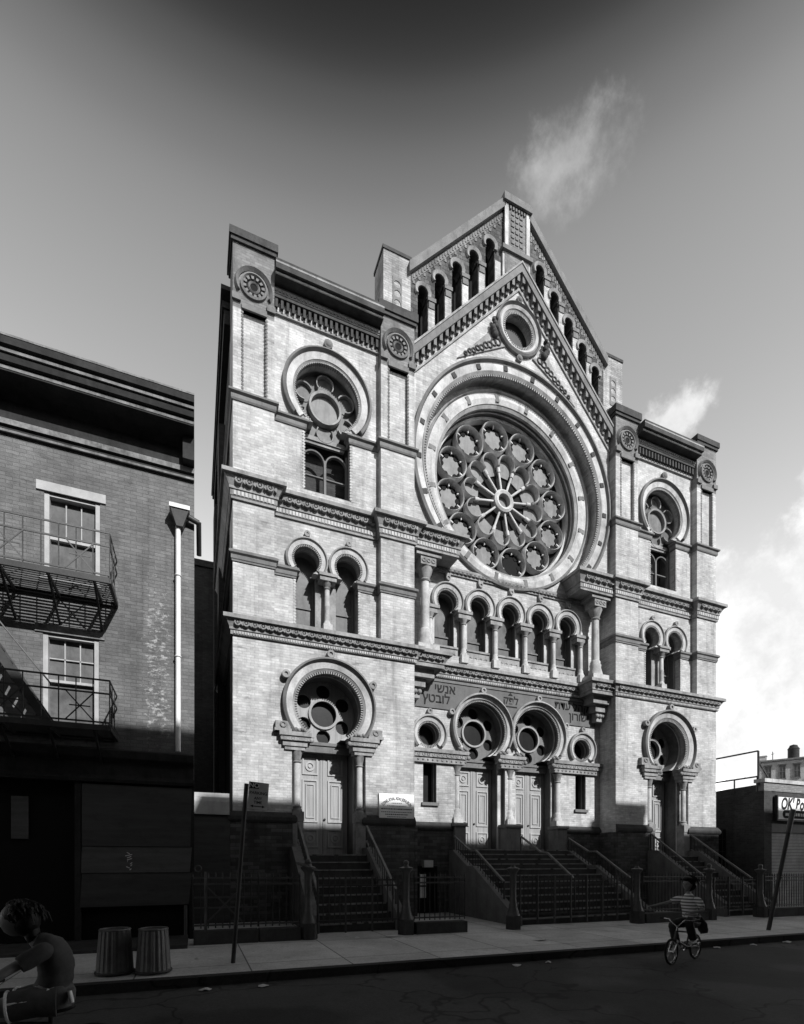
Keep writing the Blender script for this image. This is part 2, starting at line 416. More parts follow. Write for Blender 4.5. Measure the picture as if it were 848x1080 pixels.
# --- ground storey, each wing
for s in (-1, 1):
    cx = s * WC
    xa, xb = sorted((s * P0, s * P3))
    def notch_plate(y0, y1, r, w, xa=xa, xb=xb):
        kp = list(reversed(keypts(cx, 5.97, r, w, -.5, 5.12)))
        out = [(xa, -.5)] + kp + [(xb, -.5), (xb, 7.6), (xa, 7.6)]
        mb = MB().plate(out, y0, y1); return mb
    notch_plate(0, .28, .99, 1.06).build('wall', M['brick'], SY)
    notch_plate(.28, .32, .93, .77, min(cx - 1.4, cx + 1.4), max(cx - 1.4, cx + 1.4)).build('door_jamb', M['stone'], SY)
    notch_plate(.322, .95, .935, .775, min(cx - 1.4, cx + 1.4), max(cx - 1.4, cx + 1.4)).build('door_reveal', M['reveal'], SY)  # depth of the opening coloured dark, as recess shade
    MB().box(*sorted((s * 3.95, s * 4.4)), .28, 1.3, -.5, 8.0).build('wall_return', M['brick'], SY)
    MB().box(*sorted((s * 8.9, s * 9.15)), .28, 1.1, -.5, 7.6).build('wall_return', M['brick'], SY)
    # dark plinth and its water-table
    mb = MB()
    mb.box(xa - (.06 if s < 0 else 0), cx - 1.06, -.07, .3, -.5, 2.66); mb.box(cx + 1.06, xb + (.06 if s > 0 else 0), -.07, .3, -.5, 2.66)
    if s < 0: mb.box(-9.23, -9.1, .3, 6, -.5, 2.66)
    mb.box(*sorted((s * 3.88, s * 3.97)), -.07, YC, -.5, 2.66)
    build_each(mb, 'plinth', M['plinth'], SY)
    prof = [(0, 2.66), (.1, 2.66), (.13, 2.72), (.13, 2.8), (.05, 2.92), (0, 2.95)]
    mb = MB()
    l, r = (xa, cx - 1.06), (cx + 1.06, xb)
    pl = [(l[0], 0), (l[1], 0), (l[1], .26)]; pr = [(r[0], .26), (r[0], 0), (r[1], 0)]
    if s < 0: pl = [(l[0], 5), (l[0], 0)] + pl[1:]
    else: pr = pr + [(r[1], 5)]
    mb.mould(pl, prof); mb.mould(pr, prof); build_each(mb, 'water_table', M['dark'], SY)
    # archivolt
    ar = MB()
    ar.ring(cx, 5.97, [(1.05, -.05), (1.23, -.1), (1.23, .1), (1.05, .1)], -48, 228, 56)
    a = ar.build('arch_ring', M['stone'], SY)
    h = MB().ring(cx, 5.97, [(1.23, -.12), (1.27, -.2), (1.33, -.16), (1.33, .05), (1.23, .05)], -40, 220, 56, True); h.build('hood_mould', M['brown'], a)
    t = MB().ring(cx, 5.97, [(.99, 0), (1.05, -.04), (1.05, .1), (.99, .1)], -52, 232, 56)
    t.teeth(cx, 5.97, .92, .995, .0, .1, -56, 236, 72); t.build('dentil_ring', M['moulding'], a)
    for ang in (90, 30, 150):
        bx, bz = cx + 1.43 * cos(radians(ang)), 5.97 + 1.43 * sin(radians(ang))
        MB().ring(bx, bz, [(.05, -.17), (.11, -.17), (.11, .02), (.05, .02)], n=14).disc(bx, bz, .05, -.13, 0, 12).build('boss', M['moulding'], a)
    # imposts, columns
    for q in (-1, 1):
        i0, i1 = sorted((cx + q * .55, cx + q * 1.42))
        im = MB()
        im.box(i0, i1, -.2, .3, 5.02, 5.13); im.box(i0 + .04, i1 - .04, -.16, .3, 4.9, 5.02); im.box(i0 + .1, i1 - .1, -.1, .3, 4.76, 4.9); im.box(i0 + .16, i1 - .16, -.06, .3, 4.66, 4.76)
        e0, e1 = sorted((cx + q * 1.12, cx + q * 1.52)); im.box(e0, e1, -.16, .05, 5.13, 5.4); im.box(e0 - .03, e1 + .03, -.19, .05, 5.13, 5.2)
        im.build('impost', M['moulding'], SY)
        cr = MB()
        for k in range(6):
            xx = i0 + .08 + k * (i1 - i0 - .16) / 5; cr.torus((xx, -.15, 4.95), .04, .016, n=10, m=5)
        cr.ball((cx + q * .55, -.12, 4.94), .075, sc=(1, .8, 1)); cr.torus(((e0 + e1) / 2, -.17, 5.3), .07, .025, n=12, m=5)
        for k in range(5): cr.ball((cx + q * (.72 + .08 * k), -.1, 5.2 + .03 * (k % 2)), .05)
        build_each(cr, 'carving', M['carve'], SY, .03)
        c = MB().lathe(cx + q * .9, .1, [(.085, 3.15), (.095, 3.2), (.088, 4.34), (.085, 4.36)], 16).build('column', M['stone'], SY)
        MB().lathe(cx + q * .9, .1, [(.1, 4.33), (.12, 4.36), (.095, 4.39), (.13, 4.55), (.15, 4.62), (.17, 4.66)], 12).build('capital', M['carve'], c)
        b = MB(); b.box(cx + q * .9 - .16, cx + q * .9 + .16, -.08, .27, 2.72, 2.98); b.lathe(cx + q * .9, .1, [(.15, 2.98), (.15, 3.03), (.11, 3.07), (.125, 3.12), (.09, 3.16)], 14); b.box(cx + q * .9 - .15, cx + q * .9 + .15, -.06, .26, -.4, 2.72)
        b.build('pedestal', M['moulding'], c)
    # transom, fanlight, door
    MB().box(cx - .77, cx + .77, .6, .95, 4.78, 5.08).box(cx - .77, cx + .77, .56, .6, 4.98, 5.06).build('transom', M['brown'], SY)
    fl = MB().plate(circ(cx, 5.97, .96, 48), .78, .88, [circ(cx, 5.95, .4, 32)] + [circ(cx + .67 * cos(radians(a)), 5.95 + .67 * sin(radians(a)), .21, 18) for a in range(30, 390, 60)])
    fl = fl.build('fanlight', M['door'], SY)
    MB().ring(cx, 5.95, [(.38, .72), (.45, .72), (.45, .8), (.38, .8)], n=32).build('tracery', M['door'], fl)
    MB().plate(circ(cx, 5.97, .97, 32), .9, .93).build('glass', M['darkglass'], fl)
    for q in (-1, 1):
        d0, d1 = sorted((cx, cx + q * .76)); dm = (d0 + d1) / 2; hw = .23
        DY = .15; d = MB().box(d0 + .006, d1 - .006, .72 + DY, .8 + DY, 1.6, 4.78)
        d.box(d0 + .006, d0 + .08, .7 + DY, .73 + DY, 1.6, 4.78).box(d1 - .08, d1 - .006, .7 + DY, .73 + DY, 1.6, 4.78)
        d = d.build('door', M['door'], SY)
        for z0, z1 in ((4.16, 4.66), (2.76, 4.02), (2.02, 2.56)):
            p = MB().plate(rect(dm - hw, dm + hw, z0, z1), .685 + DY, .72 + DY, [rect(dm - hw + .045, dm + hw - .045, z0 + .045, z1 - .045)])
            if z1 - z0 > 1: p.plate(rect(dm - .13, dm + .13, z0 + .13, z1 - .13), .69 + DY, .72 + DY, [rect(dm - .1, dm + .1, z0 + .16, z1 - .16)])
            else: p.ring(dm, (z0 + z1) / 2, [(.09, .69 + DY), (.14, .69 + DY), (.14, .72 + DY), (.09, .72 + DY)], n=18).disc(dm, (z0 + z1) / 2, .05, .69 + DY, .72 + DY, 12)
            p.build('door_panel', M['doorpanel'], d)
        if q > 0: MB().ball((d0 + .05, .82, 2.85), .035).build('door_knob', M['iron'], d)
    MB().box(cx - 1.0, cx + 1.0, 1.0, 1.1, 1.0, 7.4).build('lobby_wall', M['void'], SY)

# --- sill course with carved frieze
sill = [(-.05, 7.56), (.06, 7.56), (.06, 7.66), (.09, 7.68), (.09, 7.74), (.19, 7.92), (.25, 7.92), (.25, 8.02), (.02, 8.13), (-.05, 8.13)]
path = [(-P3, 6), (-P3, 0), (-P0, 0), (-P0, .1), (-2.98, .1), (-2.98, YC), (2.98, YC), (2.98, .1), (P0, .1), (P0, 0), (P3, 0), (P3, 6)]
so = MB().mould(path, sill).build('sill_course', M['moulding'], SY)
def frieze(segs, z, out, r, step, y_of):
    mb = MB()
    for x0, x1, y in segs:
        n = max(1, int((x1 - x0) / step)); st = (x1 - x0) / n
        for i in range(n):
            x = x0 + (i + .5) * st
            mb.ring(x, z, [(r * .62, y - out - .03), (r, y - out - .03), (r, y - out + .07), (r * .62, y - out + .07)], n=10)
            mb.ring(x, z, [(r * .05, y - out - .035), (r * .3, y - out - .035), (r * .3, y - out + .07), (r * .05, y - out + .07)], n=8)
            mb.plate([(x + st / 2 - .03, z - r * .4), (x + st / 2 + .03, z - r * .9), (x + st / 2 + .045, z + r * .2), (x + st / 2, z + r * .9)], y - out - .02, y - out + .07)
    return mb
for sg in ((-P3, -P0, 0), (P0, P3, 0), (-3.9, -3.0, .1), (3.0, 3.9, .1), (-2.9, 2.9, YC)): frieze([sg], 7.84, .155, .085, .215, None).build('carved_frieze', M['carve'], so)
for x0, x1, y in ((-P3, -P0, 0), (P0, P3, 0), (-2.95, 2.95, YC)):
    mb = MB()
    n = int((x1 - x0) / .07)
    for i in range(n):
        x = x0 + (x1 - x0) * (i + .5) / n; mb.box(x - .02, x + .02, y - .085, y - .05, 7.58, 7.645)
    mb.build('dentil_band', M['stone'], so)

# --- upper storeys of the wings: piers, walls
def pier(xa, xb, ztop, cap_h, s, outer):
    p = MB().box(xa, xb, 0, 1.25, 8.0, 13.95).box(xa, xb, .1, 1.25, 13.95, 16.2)
    w = .24
    p.box(xa, xa + w, 0, .1, 13.95, 16.2).box(xb - w + .03, xb, 0, .1, 13.95, 16.2)
    p = p.build('pier', M['brick'], SY)
    e = MB(); z = 14.0
    while z < 16.1:
        for xx in (xa + w, xb - w + .03): e.box(xx - .03, xx + .03, -.012, .02, z, z + .05)
        z += .1
    for xx in (xa + w, xb - w + .03): e.box(xx - .015, xx + .015, -.006, .02, 13.98, 16.15)
    build_each(e, 'brick_dentil', M['soot'], p)
    MB().box(xa, xb, 0, 1.0, 16.2, ztop - cap_h).build('pier_head', M['soot'], p)
    cm = (xa + xb) / 2; zc = 16.88
    md = MB().ring(cm, zc, [(.27, -.02), (.3, -.08), (.35, -.06), (.35, .02), (.27, .02)], n=28)
    md.teeth(cm, zc, .2, .29, -.04, .01, 0, 360, 12)
    md.ring(cm, zc, [(.1, -.02), (.13, -.05), (.16, -.02), (.16, .02), (.1, .02)], n=16)
    md.build('medallion', M['brown'], p)
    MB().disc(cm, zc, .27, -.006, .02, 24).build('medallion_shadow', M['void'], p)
    MB().ring(cm, zc, [(.4, -.03), (.46, -.1), (.5, -.02), (.5, .02), (.4, .02)], -28, 208, 24).build('hood_mould', M['brown'], p)
    b = MB().box(xa - .02, xa + .2, -.07, .0, 16.36, 16.52).box(xb - .2, xb + .02, -.07, .0, 16.36, 16.52).box(xa + .22, xb - .2, -.05, .1, 16.2, 16.34)
    build_each(b, 'impost', M['brown'], p)
    cap = MB().box(xa - .05, xb + .05, -.06, .95, ztop - cap_h, ztop - cap_h + .1).box(xa - .09, xb + .09, -.1, .98, ztop - cap_h + .1, ztop)
    cap.build('pier_cap', M['dark'], p)
    return p
for s in (-1, 1):
    cx = s * WC
    o0, o1 = sorted((s * P2, s * P3)); i0, i1 = sorted((s * P0, s * P1))
    po = pier(o0, o1, 18.2, .3, s, True)
    pi_ = pier(i0, i1, 18.0, .34, s, False)
    u0, u1 = sorted((s * 3.86, s * 4.76))
    ub = MB().box(u0, u1, YA, 1.3, 18.0, 20.28); ub.hexa([(i0, -.02, 18.0), (i1, -.02, 18.0), (i1, YA, 18.0), (i0, YA, 18.0), (i0 + .05, YA - .05, 18.25), (i1 - .05, YA - .05, 18.25), (i1 - .05, YA, 18.25), (i0 + .05, YA, 18.25)])
    ub = ub.build('pinnacle', M['pinnacle'], SY)
    MB().box(u0 - .03, u1 + .03, YA - .03, 1.33, 20.26, 20.36).build('pinnacle_cap', M['dark'], ub)
    um = (u0 + u1) / 2
    pp = MB().plate(rect(um - .15, um + .15, 18.5, 19.55), YA - .02, YA + .01, [circ(um, 18.75, .11, 14), circ(um, 19.04, .11, 14), circ(um, 19.33, .11, 14)])
    pp.build('pierced_panel', M['brown'], ub)
    w0, w1 = sorted((s * P1, s * P2))
    tw = [(cx - .94, 8.2), (cx + .94, 8.2), (cx + .94, 9.76)]
    for q in (1, -1): tw += keypts(cx + q * .605, 10.09, .375, .178, 9.0, 9.76, 30)[1:-1]
    tw += [(cx - .94, 9.76)]
    big = list(keypts(cx, 14.88, .94, .69, 12.08, 14.04, 44))
    MB().plate(rect(w0, w1, 8.0, 17.3), YW, YW + .26, [tw, big]).build('wall', M['brick'], SY)
    holes = [list(keypts(cx + q * .605, 10.09, .36, .3, 8.2, 9.76, 30)) for q in (-1, 1)]
    MB().plate(rect(w0, w1, 8.0, 17.3), YW + .26, YW + .3, holes + [big]).build('inner_wall', M['moulding'], SY)
    holes = [list(keypts(cx + q * .605, 10.09, .365, .305, 8.19, 9.76, 30)) for q in (-1, 1)] + [list(keypts(cx, 14.88, .945, .695, 12.07, 14.04, 44))]
    MB().plate(rect(w0, w1, 8.0, 17.3), YW + .302, .98, holes).build('reveal', M['reveal'], SY)  # window soffits and jambs carry painted recess shade
    # twin arches
    for q in (-1, 1):
        c = cx + q * .605
        ar = MB().ring(c, 10.09, [(.42, YW - .05), (.53, YW - .07), (.53, YW + .02), (.42, YW + .02)], -38, 218, 36).build('arch_ring', M['stone'], SY)
        MB().ring(c, 10.09, [(.53, YW - .08), (.56, YW - .12), (.6, YW - .1), (.6, YW + .02), (.53, YW + .02)], -32, 212, 36, True).build('hood_mould', M['moulding'], ar)
        MB().teeth(c, 10.09, .36, .43, YW - .04, YW + .1, -40, 220, 34).build('dentil_ring', M['moulding'], ar)
        MB().ring(c, 10.78, [(.03, YW - .12), (.085, YW - .12), (.085, YW), (.03, YW)], n=12).disc(c, 10.78, .04, YW - .1, YW, 10).build('boss', M['moulding'], ar)
        g = MB().plate(list(keypts(c, 10.09, .4, .36, 8.15, 9.76, 24)), .8, .83).build('window', M['glass'], SY)
        MB().box(c - .3, c - .26, .75, .8, 8.2, 9.8).box(c + .26, c + .3, .75, .8, 8.2, 9.8).box(c - .26, c + .26, .76, .8, 8.95, 9.0).build('window_frame', M['brown'], g)
    c = MB().lathe(cx, YW + .08, [(.075, 8.5), (.085, 8.54), (.08, 8.9), (.09, 8.92), (.08, 8.95), (.072, 9.42)], 14).build('column', M['stone'], SY)
    MB().lathe(cx, YW + .08, [(.085, 9.4), (.1, 9.43), (.08, 9.46), (.12, 9.54), (.15, 9.6)], 12).build('capital', M['carve'], c)
    MB().box(cx - .13, cx + .13, YW - .06, YW + .2, 8.12, 8.38).lathe(cx, YW + .08, [(.12, 8.38), (.12, 8.42), (.09, 8.46), (.075, 8.52)], 12).build('column_base', M['stone'], c)
    MB().box(cx - .27, cx + .27, YW - .12, YW + .3, 9.72, 9.8).box(cx - .24, cx + .24, YW - .08, YW + .3, 9.6, 9.72).build('impost', M['moulding'], c)
    # big keyhole window
    ar = MB().ring(cx, 14.88, [(1.0, YW - .04), (1.18, YW - .08), (1.18, YW + .02), (1.0, YW + .02)], -46, 226, 56).build('arch_ring', M['stone'], SY)
    MB().ring(cx, 14.88, [(1.18, YW - .1), (1.22, YW - .17), (1.29, YW - .13), (1.29, YW + .02), (1.18, YW + .02)], -40, 220, 56, True).build('hood_mould', M['brown'], ar)
    MB().ring(cx, 14.88, [(.955, YW), (1.0, YW - .03), (1.0, YW + .05), (.955, YW + .05)], -50, 230, 56).teeth(cx, 14.88, .915, .96, YW - .01, YW + .1, -60, 240, 76).build('dentil_ring', M['moulding'], ar)
    MB().ball((cx, YW - .06, 16.33), .12, sc=(1, .8, 1)).ring(cx, 16.33, [(.08, YW - .12), (.13, YW - .1), (.13, YW), (.08, YW)], n=12).build('boss', M['brown'], ar)
    g = MB().plate(list(keypts(cx, 14.88, .97, .72, 12.04, 13.9, 40)), .68, .71).build('window', M['glass'], SY)
    tr = MB().ring(cx, 14.8, [(.42, .52), (.48, .5), (.5, .56), (.48, .68), (.42, .68)], n=36)
    for k in range(6):
        a = radians(60 * k + 30); tr.ring(cx + .72 * cos(a), 14.8 + .72 * sin(a), [(.23, .56), (.26, .55), (.26, .68), (.23, .68)], math.degrees(a) - 125, math.degrees(a) + 125, 22)
    tr.build('tracery', M['moulding'], g)
    MB().disc(cx, 14.8, .425, .65, .685, 32).build('pane', M['paleglass'], g)
    for k in range(6):
        a = radians(60 * k + 30); MB().disc(cx + .7 * cos(a), 14.8 + .7 * sin(a), .235, .66, .686, 20).build('pane', M['glass'], g)
    ml = MB().box(cx - .035, cx + .035, .56, .68, 12.1, 13.3).box(cx - .68, cx + .68, .6, .68, 12.78, 12.81)
    for q in (-1, 1):
        ml.ring(cx + q * .34, 13.2, [(.3, .58), (.335, .57), (.335, .68), (.3, .68)], 0, 180, 20)
        ml.box(cx + q * .66 - .03, cx + q * .66 + .03, .58, .68, 12.1, 13.6)
    ml.build('mullion', M['brown'], g)
    MB().box(cx - .62, cx + .62, .56, .68, 13.8, 13.92).box(cx - .58, cx + .58, .6, .68, 13.72, 13.8).build('transom', M['moulding'], g)
    # cornice of the wing
    c0, c1 = w0, w1
    co = MB().box(c0, c1, YW - .16, .9, 17.0, 17.28).box(c0, c1, YW - .46, .95, 17.28, 17.36).box(c0, c1, YW - .55, 1.0, 17.36, 17.62).build('cornice', M['dark'], SY)
    MB().box(c0, c1, YW - .555, YW - .54, 17.5, 17.55).box(c0, c1, YW - .47, YW - .455, 17.3, 17.34).box(c0, c1, YW - .07, YW + .1, 16.64, 16.7).build('cornice_edge', M['moulding'], co)
    br = MB(); n = 20
    for k in range(n):
        x = c0 + (k + .5) * (c1 - c0) / n
        br.box(x - .036, x + .036, YW - .13, YW + .1, 16.76, 17.0); br.box(x - .028, x + .028, YW - .08, YW + .1, 16.67, 16.76)
    dn = MB().box(c0, c1, YW - .175, YW - .155, 17.08, 17.22)
    for k in range(30):
        x = c0 + (k + .5) * (c1 - c0) / 30; dn.box(x - .025, x + .025, YW - .2, YW - .15, 17.12, 17.19)
    dn.build('dentil_band', M['brown'], co)
    build_each(br, 'corbel', M['dark'], co)
    if s < 0:
        for k in range(4):
            x = -7.15 + k * .5
            MB().lathe(x, .2, [(.03, 17.6), (.045, 17.66), (.02, 17.7), (.05, 17.76), (.02, 17.82)], 8).build('roof_finial', M['dark'], co)
    # courses
    mid = [(-.05, 11.12), (.05, 11.12), (.05, 11.18), (.07, 11.2), (.07, 11.33), (.1, 11.35), (.1, 11.42), (.22, 11.64), (.29, 11.64), (.29, 11.74), (.03, 11.82), (-.05, 11.82)]
    pth = mir([(-P3, 6), (-P3, 0), (-P2, 0), (-P2, YW), (-P1, YW), (-P1, 0), (-P0, 0), (-P0, .1), (-2.45, .1), (-2.45, YC)], s)
    mc = MB().mould(pth, mid)
    e0, e1 = sorted((s * 2.47, s * P0)); mc.box(e0, e1, .12, YC, 11.13, 11.8)
    mc = mc.build('middle_cornice', M['moulding'], SY)
    segs = [tuple(sorted((s * P2, s * P3))) + (0,), tuple(sorted((s * (P1 + .1), s * (P2 - .05)))) + (YW,), tuple(sorted((s * P0, s * P1))) + (0,), tuple(sorted((s * 2.5, s * 3.85))) + (.1,)]
    for x0, x1, y in segs:
        frieze([(x0, x1, y)], 11.54, .175, .095, .24, None).build('carved_frieze', M['carve'], mc); mb = MB()
        n = int((x1 - x0) / .09)
        for i in range(n):
            x = x0 + (x1 - x0) * (i + .5) / n; mb.box(x - .03, x + .03, y - .085, y - .05, 11.21, 11.32)
        mb.build('dentil_band', M['stone'], mc)
    im = [(-.05, 9.5), (.03, 9.5), (.03, 9.54), (.05, 9.56), (.05, 9.66), (.1, 9.7), (.1, 9.76), (.02, 9.82), (-.05, 9.82)]
    MB().mould(mir([(-P3, 6), (-P3, 0), (-P2, 0), (-P2, YW), (-WC - .93, YW), (-WC - .93, YW + .25)], s), im).mould(mir([(-WC + .93, YW + .25), (-WC + .93, YW), (-P1, YW), (-P1, 0), (-P0, 0), (-P0, YC)], s), im).build('string_course', M['brown'], SY)
    us = [(-.05, 13.74), (.03, 13.74), (.05, 13.78), (.05, 13.88), (.11, 13.92), (.11, 13.97), (.02, 14.03), (-.05, 14.03)]
    MB().mould(mir([(-P3, 6), (-P3, 0), (-P2, 0), (-P2, YW), (-WC - .66, YW), (-WC - .66, YW + .25)], s), us).mould(mir([(-WC + .66, YW + .25), (-WC + .66, YW), (-P1, YW), (-P1, 0), (-P0, 0), (-P0, YU)], s), us).build('string_course', M['brown'], SY)
    # jamb quoins (pierced brick edging) of the wing openings
    qn = MB()
    z = 8.25
    while z < 9.5:
        for xx in (cx - .94, cx + .94): qn.box(xx - .035, xx + .035, YW - .014, YW + .05, z, z + .045)
        z += .085
    z = 12.12
    while z < 13.7:
        for xx in (cx - .69, cx + .69): qn.box(xx - .04, xx + .04, YW - .014, YW + .05, z, z + .045)
        z += .085
    for xx, a_, b_ in ((cx - .94, 8.22, 9.5), (cx + .94, 8.22, 9.5), (cx - .69, 12.1, 13.7), (cx + .69, 12.1, 13.7)): qn.box(xx - .02, xx + .02, YW - .008, YW + .05, a_, b_)
    build_each(qn, 'jamb_dentil', M['stone'], SY)

# --- centre bay, lower wall
DX = 1.13
LX = [(k - 2) * 1.22 for k in range(5)]
def centre(y0, y1, dr, dw, rr, lw, lr, name, mat, z1=18.1, x=3.94, sl=.24):
    out = [(-x, -.5)]
    for c in (-DX, DX): out += list(reversed(keypts(c, 6.05, dr, dw, -.5, 5.2, 36)))
    out += [(x, -.5), (x, z1), (-x, z1)]
    holes = [circ(0, RZ, rr, 80)] + [circ(q * 3.1, 5.7, .38 * (sl / .24), 28) for q in (-1, 1)] + [rect(q * 3.06 - sl, q * 3.06 + sl, 3.5, 5.0) for q in (-1, 1)]
    holes += [list(keypts(c, 10.11, lr, lw, 8.36, 9.86, 28)) for c in LX]
    return MB().plate(out, y0, y1, holes).build(name, mat, SY)
centre(YC, YC + .06, .95, .93, 2.88, .55, .35, 'wall', M['brick'])
centre(YC + .062, YC + .198, .955, .935, 2.885, .555, .355, 'reveal', M['reveal'], sl=.243)  # dark layer behind the thin brick face, shade set by colour
centre(YC + .2, YC + .25, .92, .75, 2.82, .36, .34, 'inner_wall', M['stone'], sl=.235)
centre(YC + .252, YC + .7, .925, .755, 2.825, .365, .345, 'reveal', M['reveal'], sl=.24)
# plinth
mb = MB(); mb.box(-3.94, -2.1, YC - .06, YC + .2, -.5, 2.6).box(2.1, 3.94, YC - .06, YC + .2, -.5, 2.6); build_each(mb, 'plinth', M['plinth'], SY)
prof = [(0, 2.6), (.09, 2.6), (.12, 2.66), (.12, 2.74), (.04, 2.85), (0, 2.88)]
MB().mould([(-3.94, YC), (-2.06, YC), (-2.06, YC + .18)], prof).mould([(2.06, YC + .18), (2.06, YC), (3.94, YC)], prof).build('water_table', M['dark'], SY)
for c in (-DX, DX):
    ar = MB().ring(c, 6.05, [(.99, YC - .05), (1.09, YC - .1), (1.09, YC + .1), (.99, YC + .1)], -44, 224, 52).build('arch_ring', M['stone'], SY)
    MB().ring(c, 6.05, [(1.09, YC - .12), (1.11, YC - .2), (1.17, YC - .17), (1.17, YC + .02), (1.09, YC + .02)], *((-30, 217) if c < 0 else (-37, 210)), 52, True).build('hood_mould', M['moulding'], ar)
    MB().ring(c, 6.05, [(.95, YC), (.99, YC - .03), (.99, YC + .1), (.95, YC + .1)], -50, 230, 52).teeth(c, 6.05, .915, .955, YC, YC + .1, -54, 234, 76).build('dentil_ring', M['moulding'], ar)
    for ang in ((90, 160) if c < 0 else (90, 20)):
        bx, bz = c + 1.26 * cos(radians(ang)), 6.05 + 1.26 * sin(radians(ang))
        MB().ring(bx, bz, [(.05, YC - .16), (.1, YC - .16), (.1, YC + .02), (.05, YC + .02)], n=14).disc(bx, bz, .05, YC - .12, YC, 12).build('boss', M['moulding'], ar)
    yd = YC + .7
    MB().box(c - .76, c + .76, yd - .25, yd, 4.82, 5.1).box(c - .76, c + .76, yd - .29, yd - .25, 5.0, 5.08).build('transom', M['brown'], SY)
    fl = MB().plate(circ(c, 6.05, .95, 44), yd - .14, yd - .03, [circ(c, 6.02, .44, 32)] + [circ(c + .69 * cos(radians(a)), 6.02 + .69 * sin(radians(a)), .2, 18) for a in range(30, 390, 60)]).build('fanlight', M['brown'], SY)
    MB().ring(c, 6.02, [(.42, yd - .2), (.48, yd - .2), (.48, yd - .12), (.42, yd - .12)], n=32).build('tracery', M['door'], fl)
    MB().plate(circ(c, 6.05, .95, 32), yd - .02, yd + .01).build('glass', M['darkglass'], fl)
    for q in (-1, 1):
        d0, d1 = sorted((c, c + q * .75)); dm = (d0 + d1) / 2; hw = .23
        d = MB().box(d0 + .006, d1 - .006, yd - .08, yd, 1.8, 4.82).box(d0 + .006, d0 + .08, yd - .1, yd - .07, 1.8, 4.82).box(d1 - .08, d1 - .006, yd - .1, yd - .07, 1.8, 4.82).build('door', M['door'], SY)
        for z0, z1 in ((4.2, 4.7), (2.82, 4.06), (2.08, 2.62)):
            p = MB().plate(rect(dm - hw, dm + hw, z0, z1), yd - .115, yd - .08, [rect(dm - hw + .045, dm + hw - .045, z0 + .045, z1 - .045)])
            if z1 - z0 > 1: p.plate(rect(dm - .13, dm + .13, z0 + .13, z1 - .13), yd - .11, yd - .08, [rect(dm - .1, dm + .1, z0 + .16, z1 - .16)])
            else: p.ring(dm, (z0 + z1) / 2, [(.09, yd - .11), (.14, yd - .11), (.14, yd - .08), (.09, yd - .08)], n=18).disc(dm, (z0 + z1) / 2, .05, yd - .11, yd - .08, 12)
            p.build('door_panel', M['doorpanel'], d)
        if q > 0: MB().ball((d0 + .05, yd - .12, 2.9), .035).build('door_knob', M['iron'], d)
for x in (-2.06, 0, 2.06):
    c = MB().lathe(x, YC + .06, [(.095, 3.35), (.105, 3.4), (.095, 4.42), (.09, 4.45)], 16).build('column', M['stone'], SY)
    MB().lathe(x, YC + .06, [(.105, 4.42), (.125, 4.45), (.1, 4.48), (.13, 4.62), (.16, 4.7), (.18, 4.74)], 12).build('capital', M['carve'], c)
    b = MB(); w = .3 if x == 0 else .2
    b.box(x - w, x + w, YC - .22, YC + .3, -.5, 2.75).box(x - w - .05, x + w + .05, YC - .27, YC + .3, 2.75, 2.86)
    b.build('pedestal', M['brown'], c)
    MB().box(x - .17, x + .17, YC - .11, YC + .23, 2.86, 3.05).lathe(x, YC + .06, [(.17, 3.05), (.17, 3.12), (.12, 3.2), (.14, 3.26), (.1, 3.36)], 14).build('column_base', M['stone'], c)
ims = MB(); cr = MB()
for x0, x1 in ((-3.94, -1.72), (-.52, .52), (1.72, 3.94)):
    ims.box(x0, x1, YC - .2, YC + .2, 5.09, 5.2).box(x0 + (.04 if x0 > -3 else 0), x1 - (.04 if x1 < 3 else 0), YC - .15, YC + .2, 4.95, 5.09).box(max(x0 + .1, -3.94), min(x1 - .1, 3.94), YC - .1, YC + .2, 4.78, 4.95)
    n = int((x1 - x0) / .17)
    for k in range(n):
        xx = x0 + (k + .5) * (x1 - x0) / n; cr.torus((xx, YC - .15, 5.02), .045, .017, n=10, m=5); cr.ball((xx, YC - .1, 4.86), .035)
for x in (-1.72, -.52, .52, 1.72):
    cr.ball((x, YC - .15, 5.0), .075, sc=(1, .8, 1))
    for k in range(4): cr.ball((x + (.09 * k + .05) * (1 if abs(x) > 1 else -1) * (1 if x > 0 else -1), YC - .1, 5.27 + .05 * (k % 2)), .06)
ims = build_each(ims, 'impost', M['moulding'], SY); build_each(cr, 'carving', M['carve'], ims[0], .12)
for q in (-1, 1):
    ar = MB().ring(q * 3.1, 5.7, [(.42, YC - .05), (.53, YC - .09), (.53, YC + .02), (.42, YC + .02)], -46, 226, 36).build('arch_ring', M['stone'], SY)
    MB().ring(q * 3.1, 5.7, [(.53, YC - .1), (.56, YC - .15), (.62, YC - .12), (.62, YC + .02), (.53, YC + .02)], -42, 222, 36, True).build('hood_mould', M['moulding'], ar)
    MB().teeth(q * 3.1, 5.7, .36, .43, YC - .03, YC + .1, 0, 360, 44).build('dentil_ring', M['moulding'], ar)
    MB().ring(q * 3.1, 6.42, [(.04, YC - .13), (.09, YC - .13), (.09, YC), (.04, YC)], n=12).disc(q * 3.1, 6.42, .05, YC - .1, YC, 10).build('boss', M['moulding'], ar)
    MB().disc(q * 3.1, 5.7, .42, YC + .45, YC + .48).build('window', M['darkglass'], SY)
    w = MB().box(q * 3.06 - .25, q * 3.06 + .25, YC + .4, YC + .43, 3.4, 5.1).build('window', M['darkglass'], SY)
    MB().box(q * 3.06 - .3, q * 3.06 + .3, YC - .08, YC + .2, 3.4, 3.5).build('window_sill', M['brown'], w)
MB().box(-2.2, 2.2, YC + .75, YC + .8, 1.0, 7.4).build('lobby_wall', M['void'], SY)
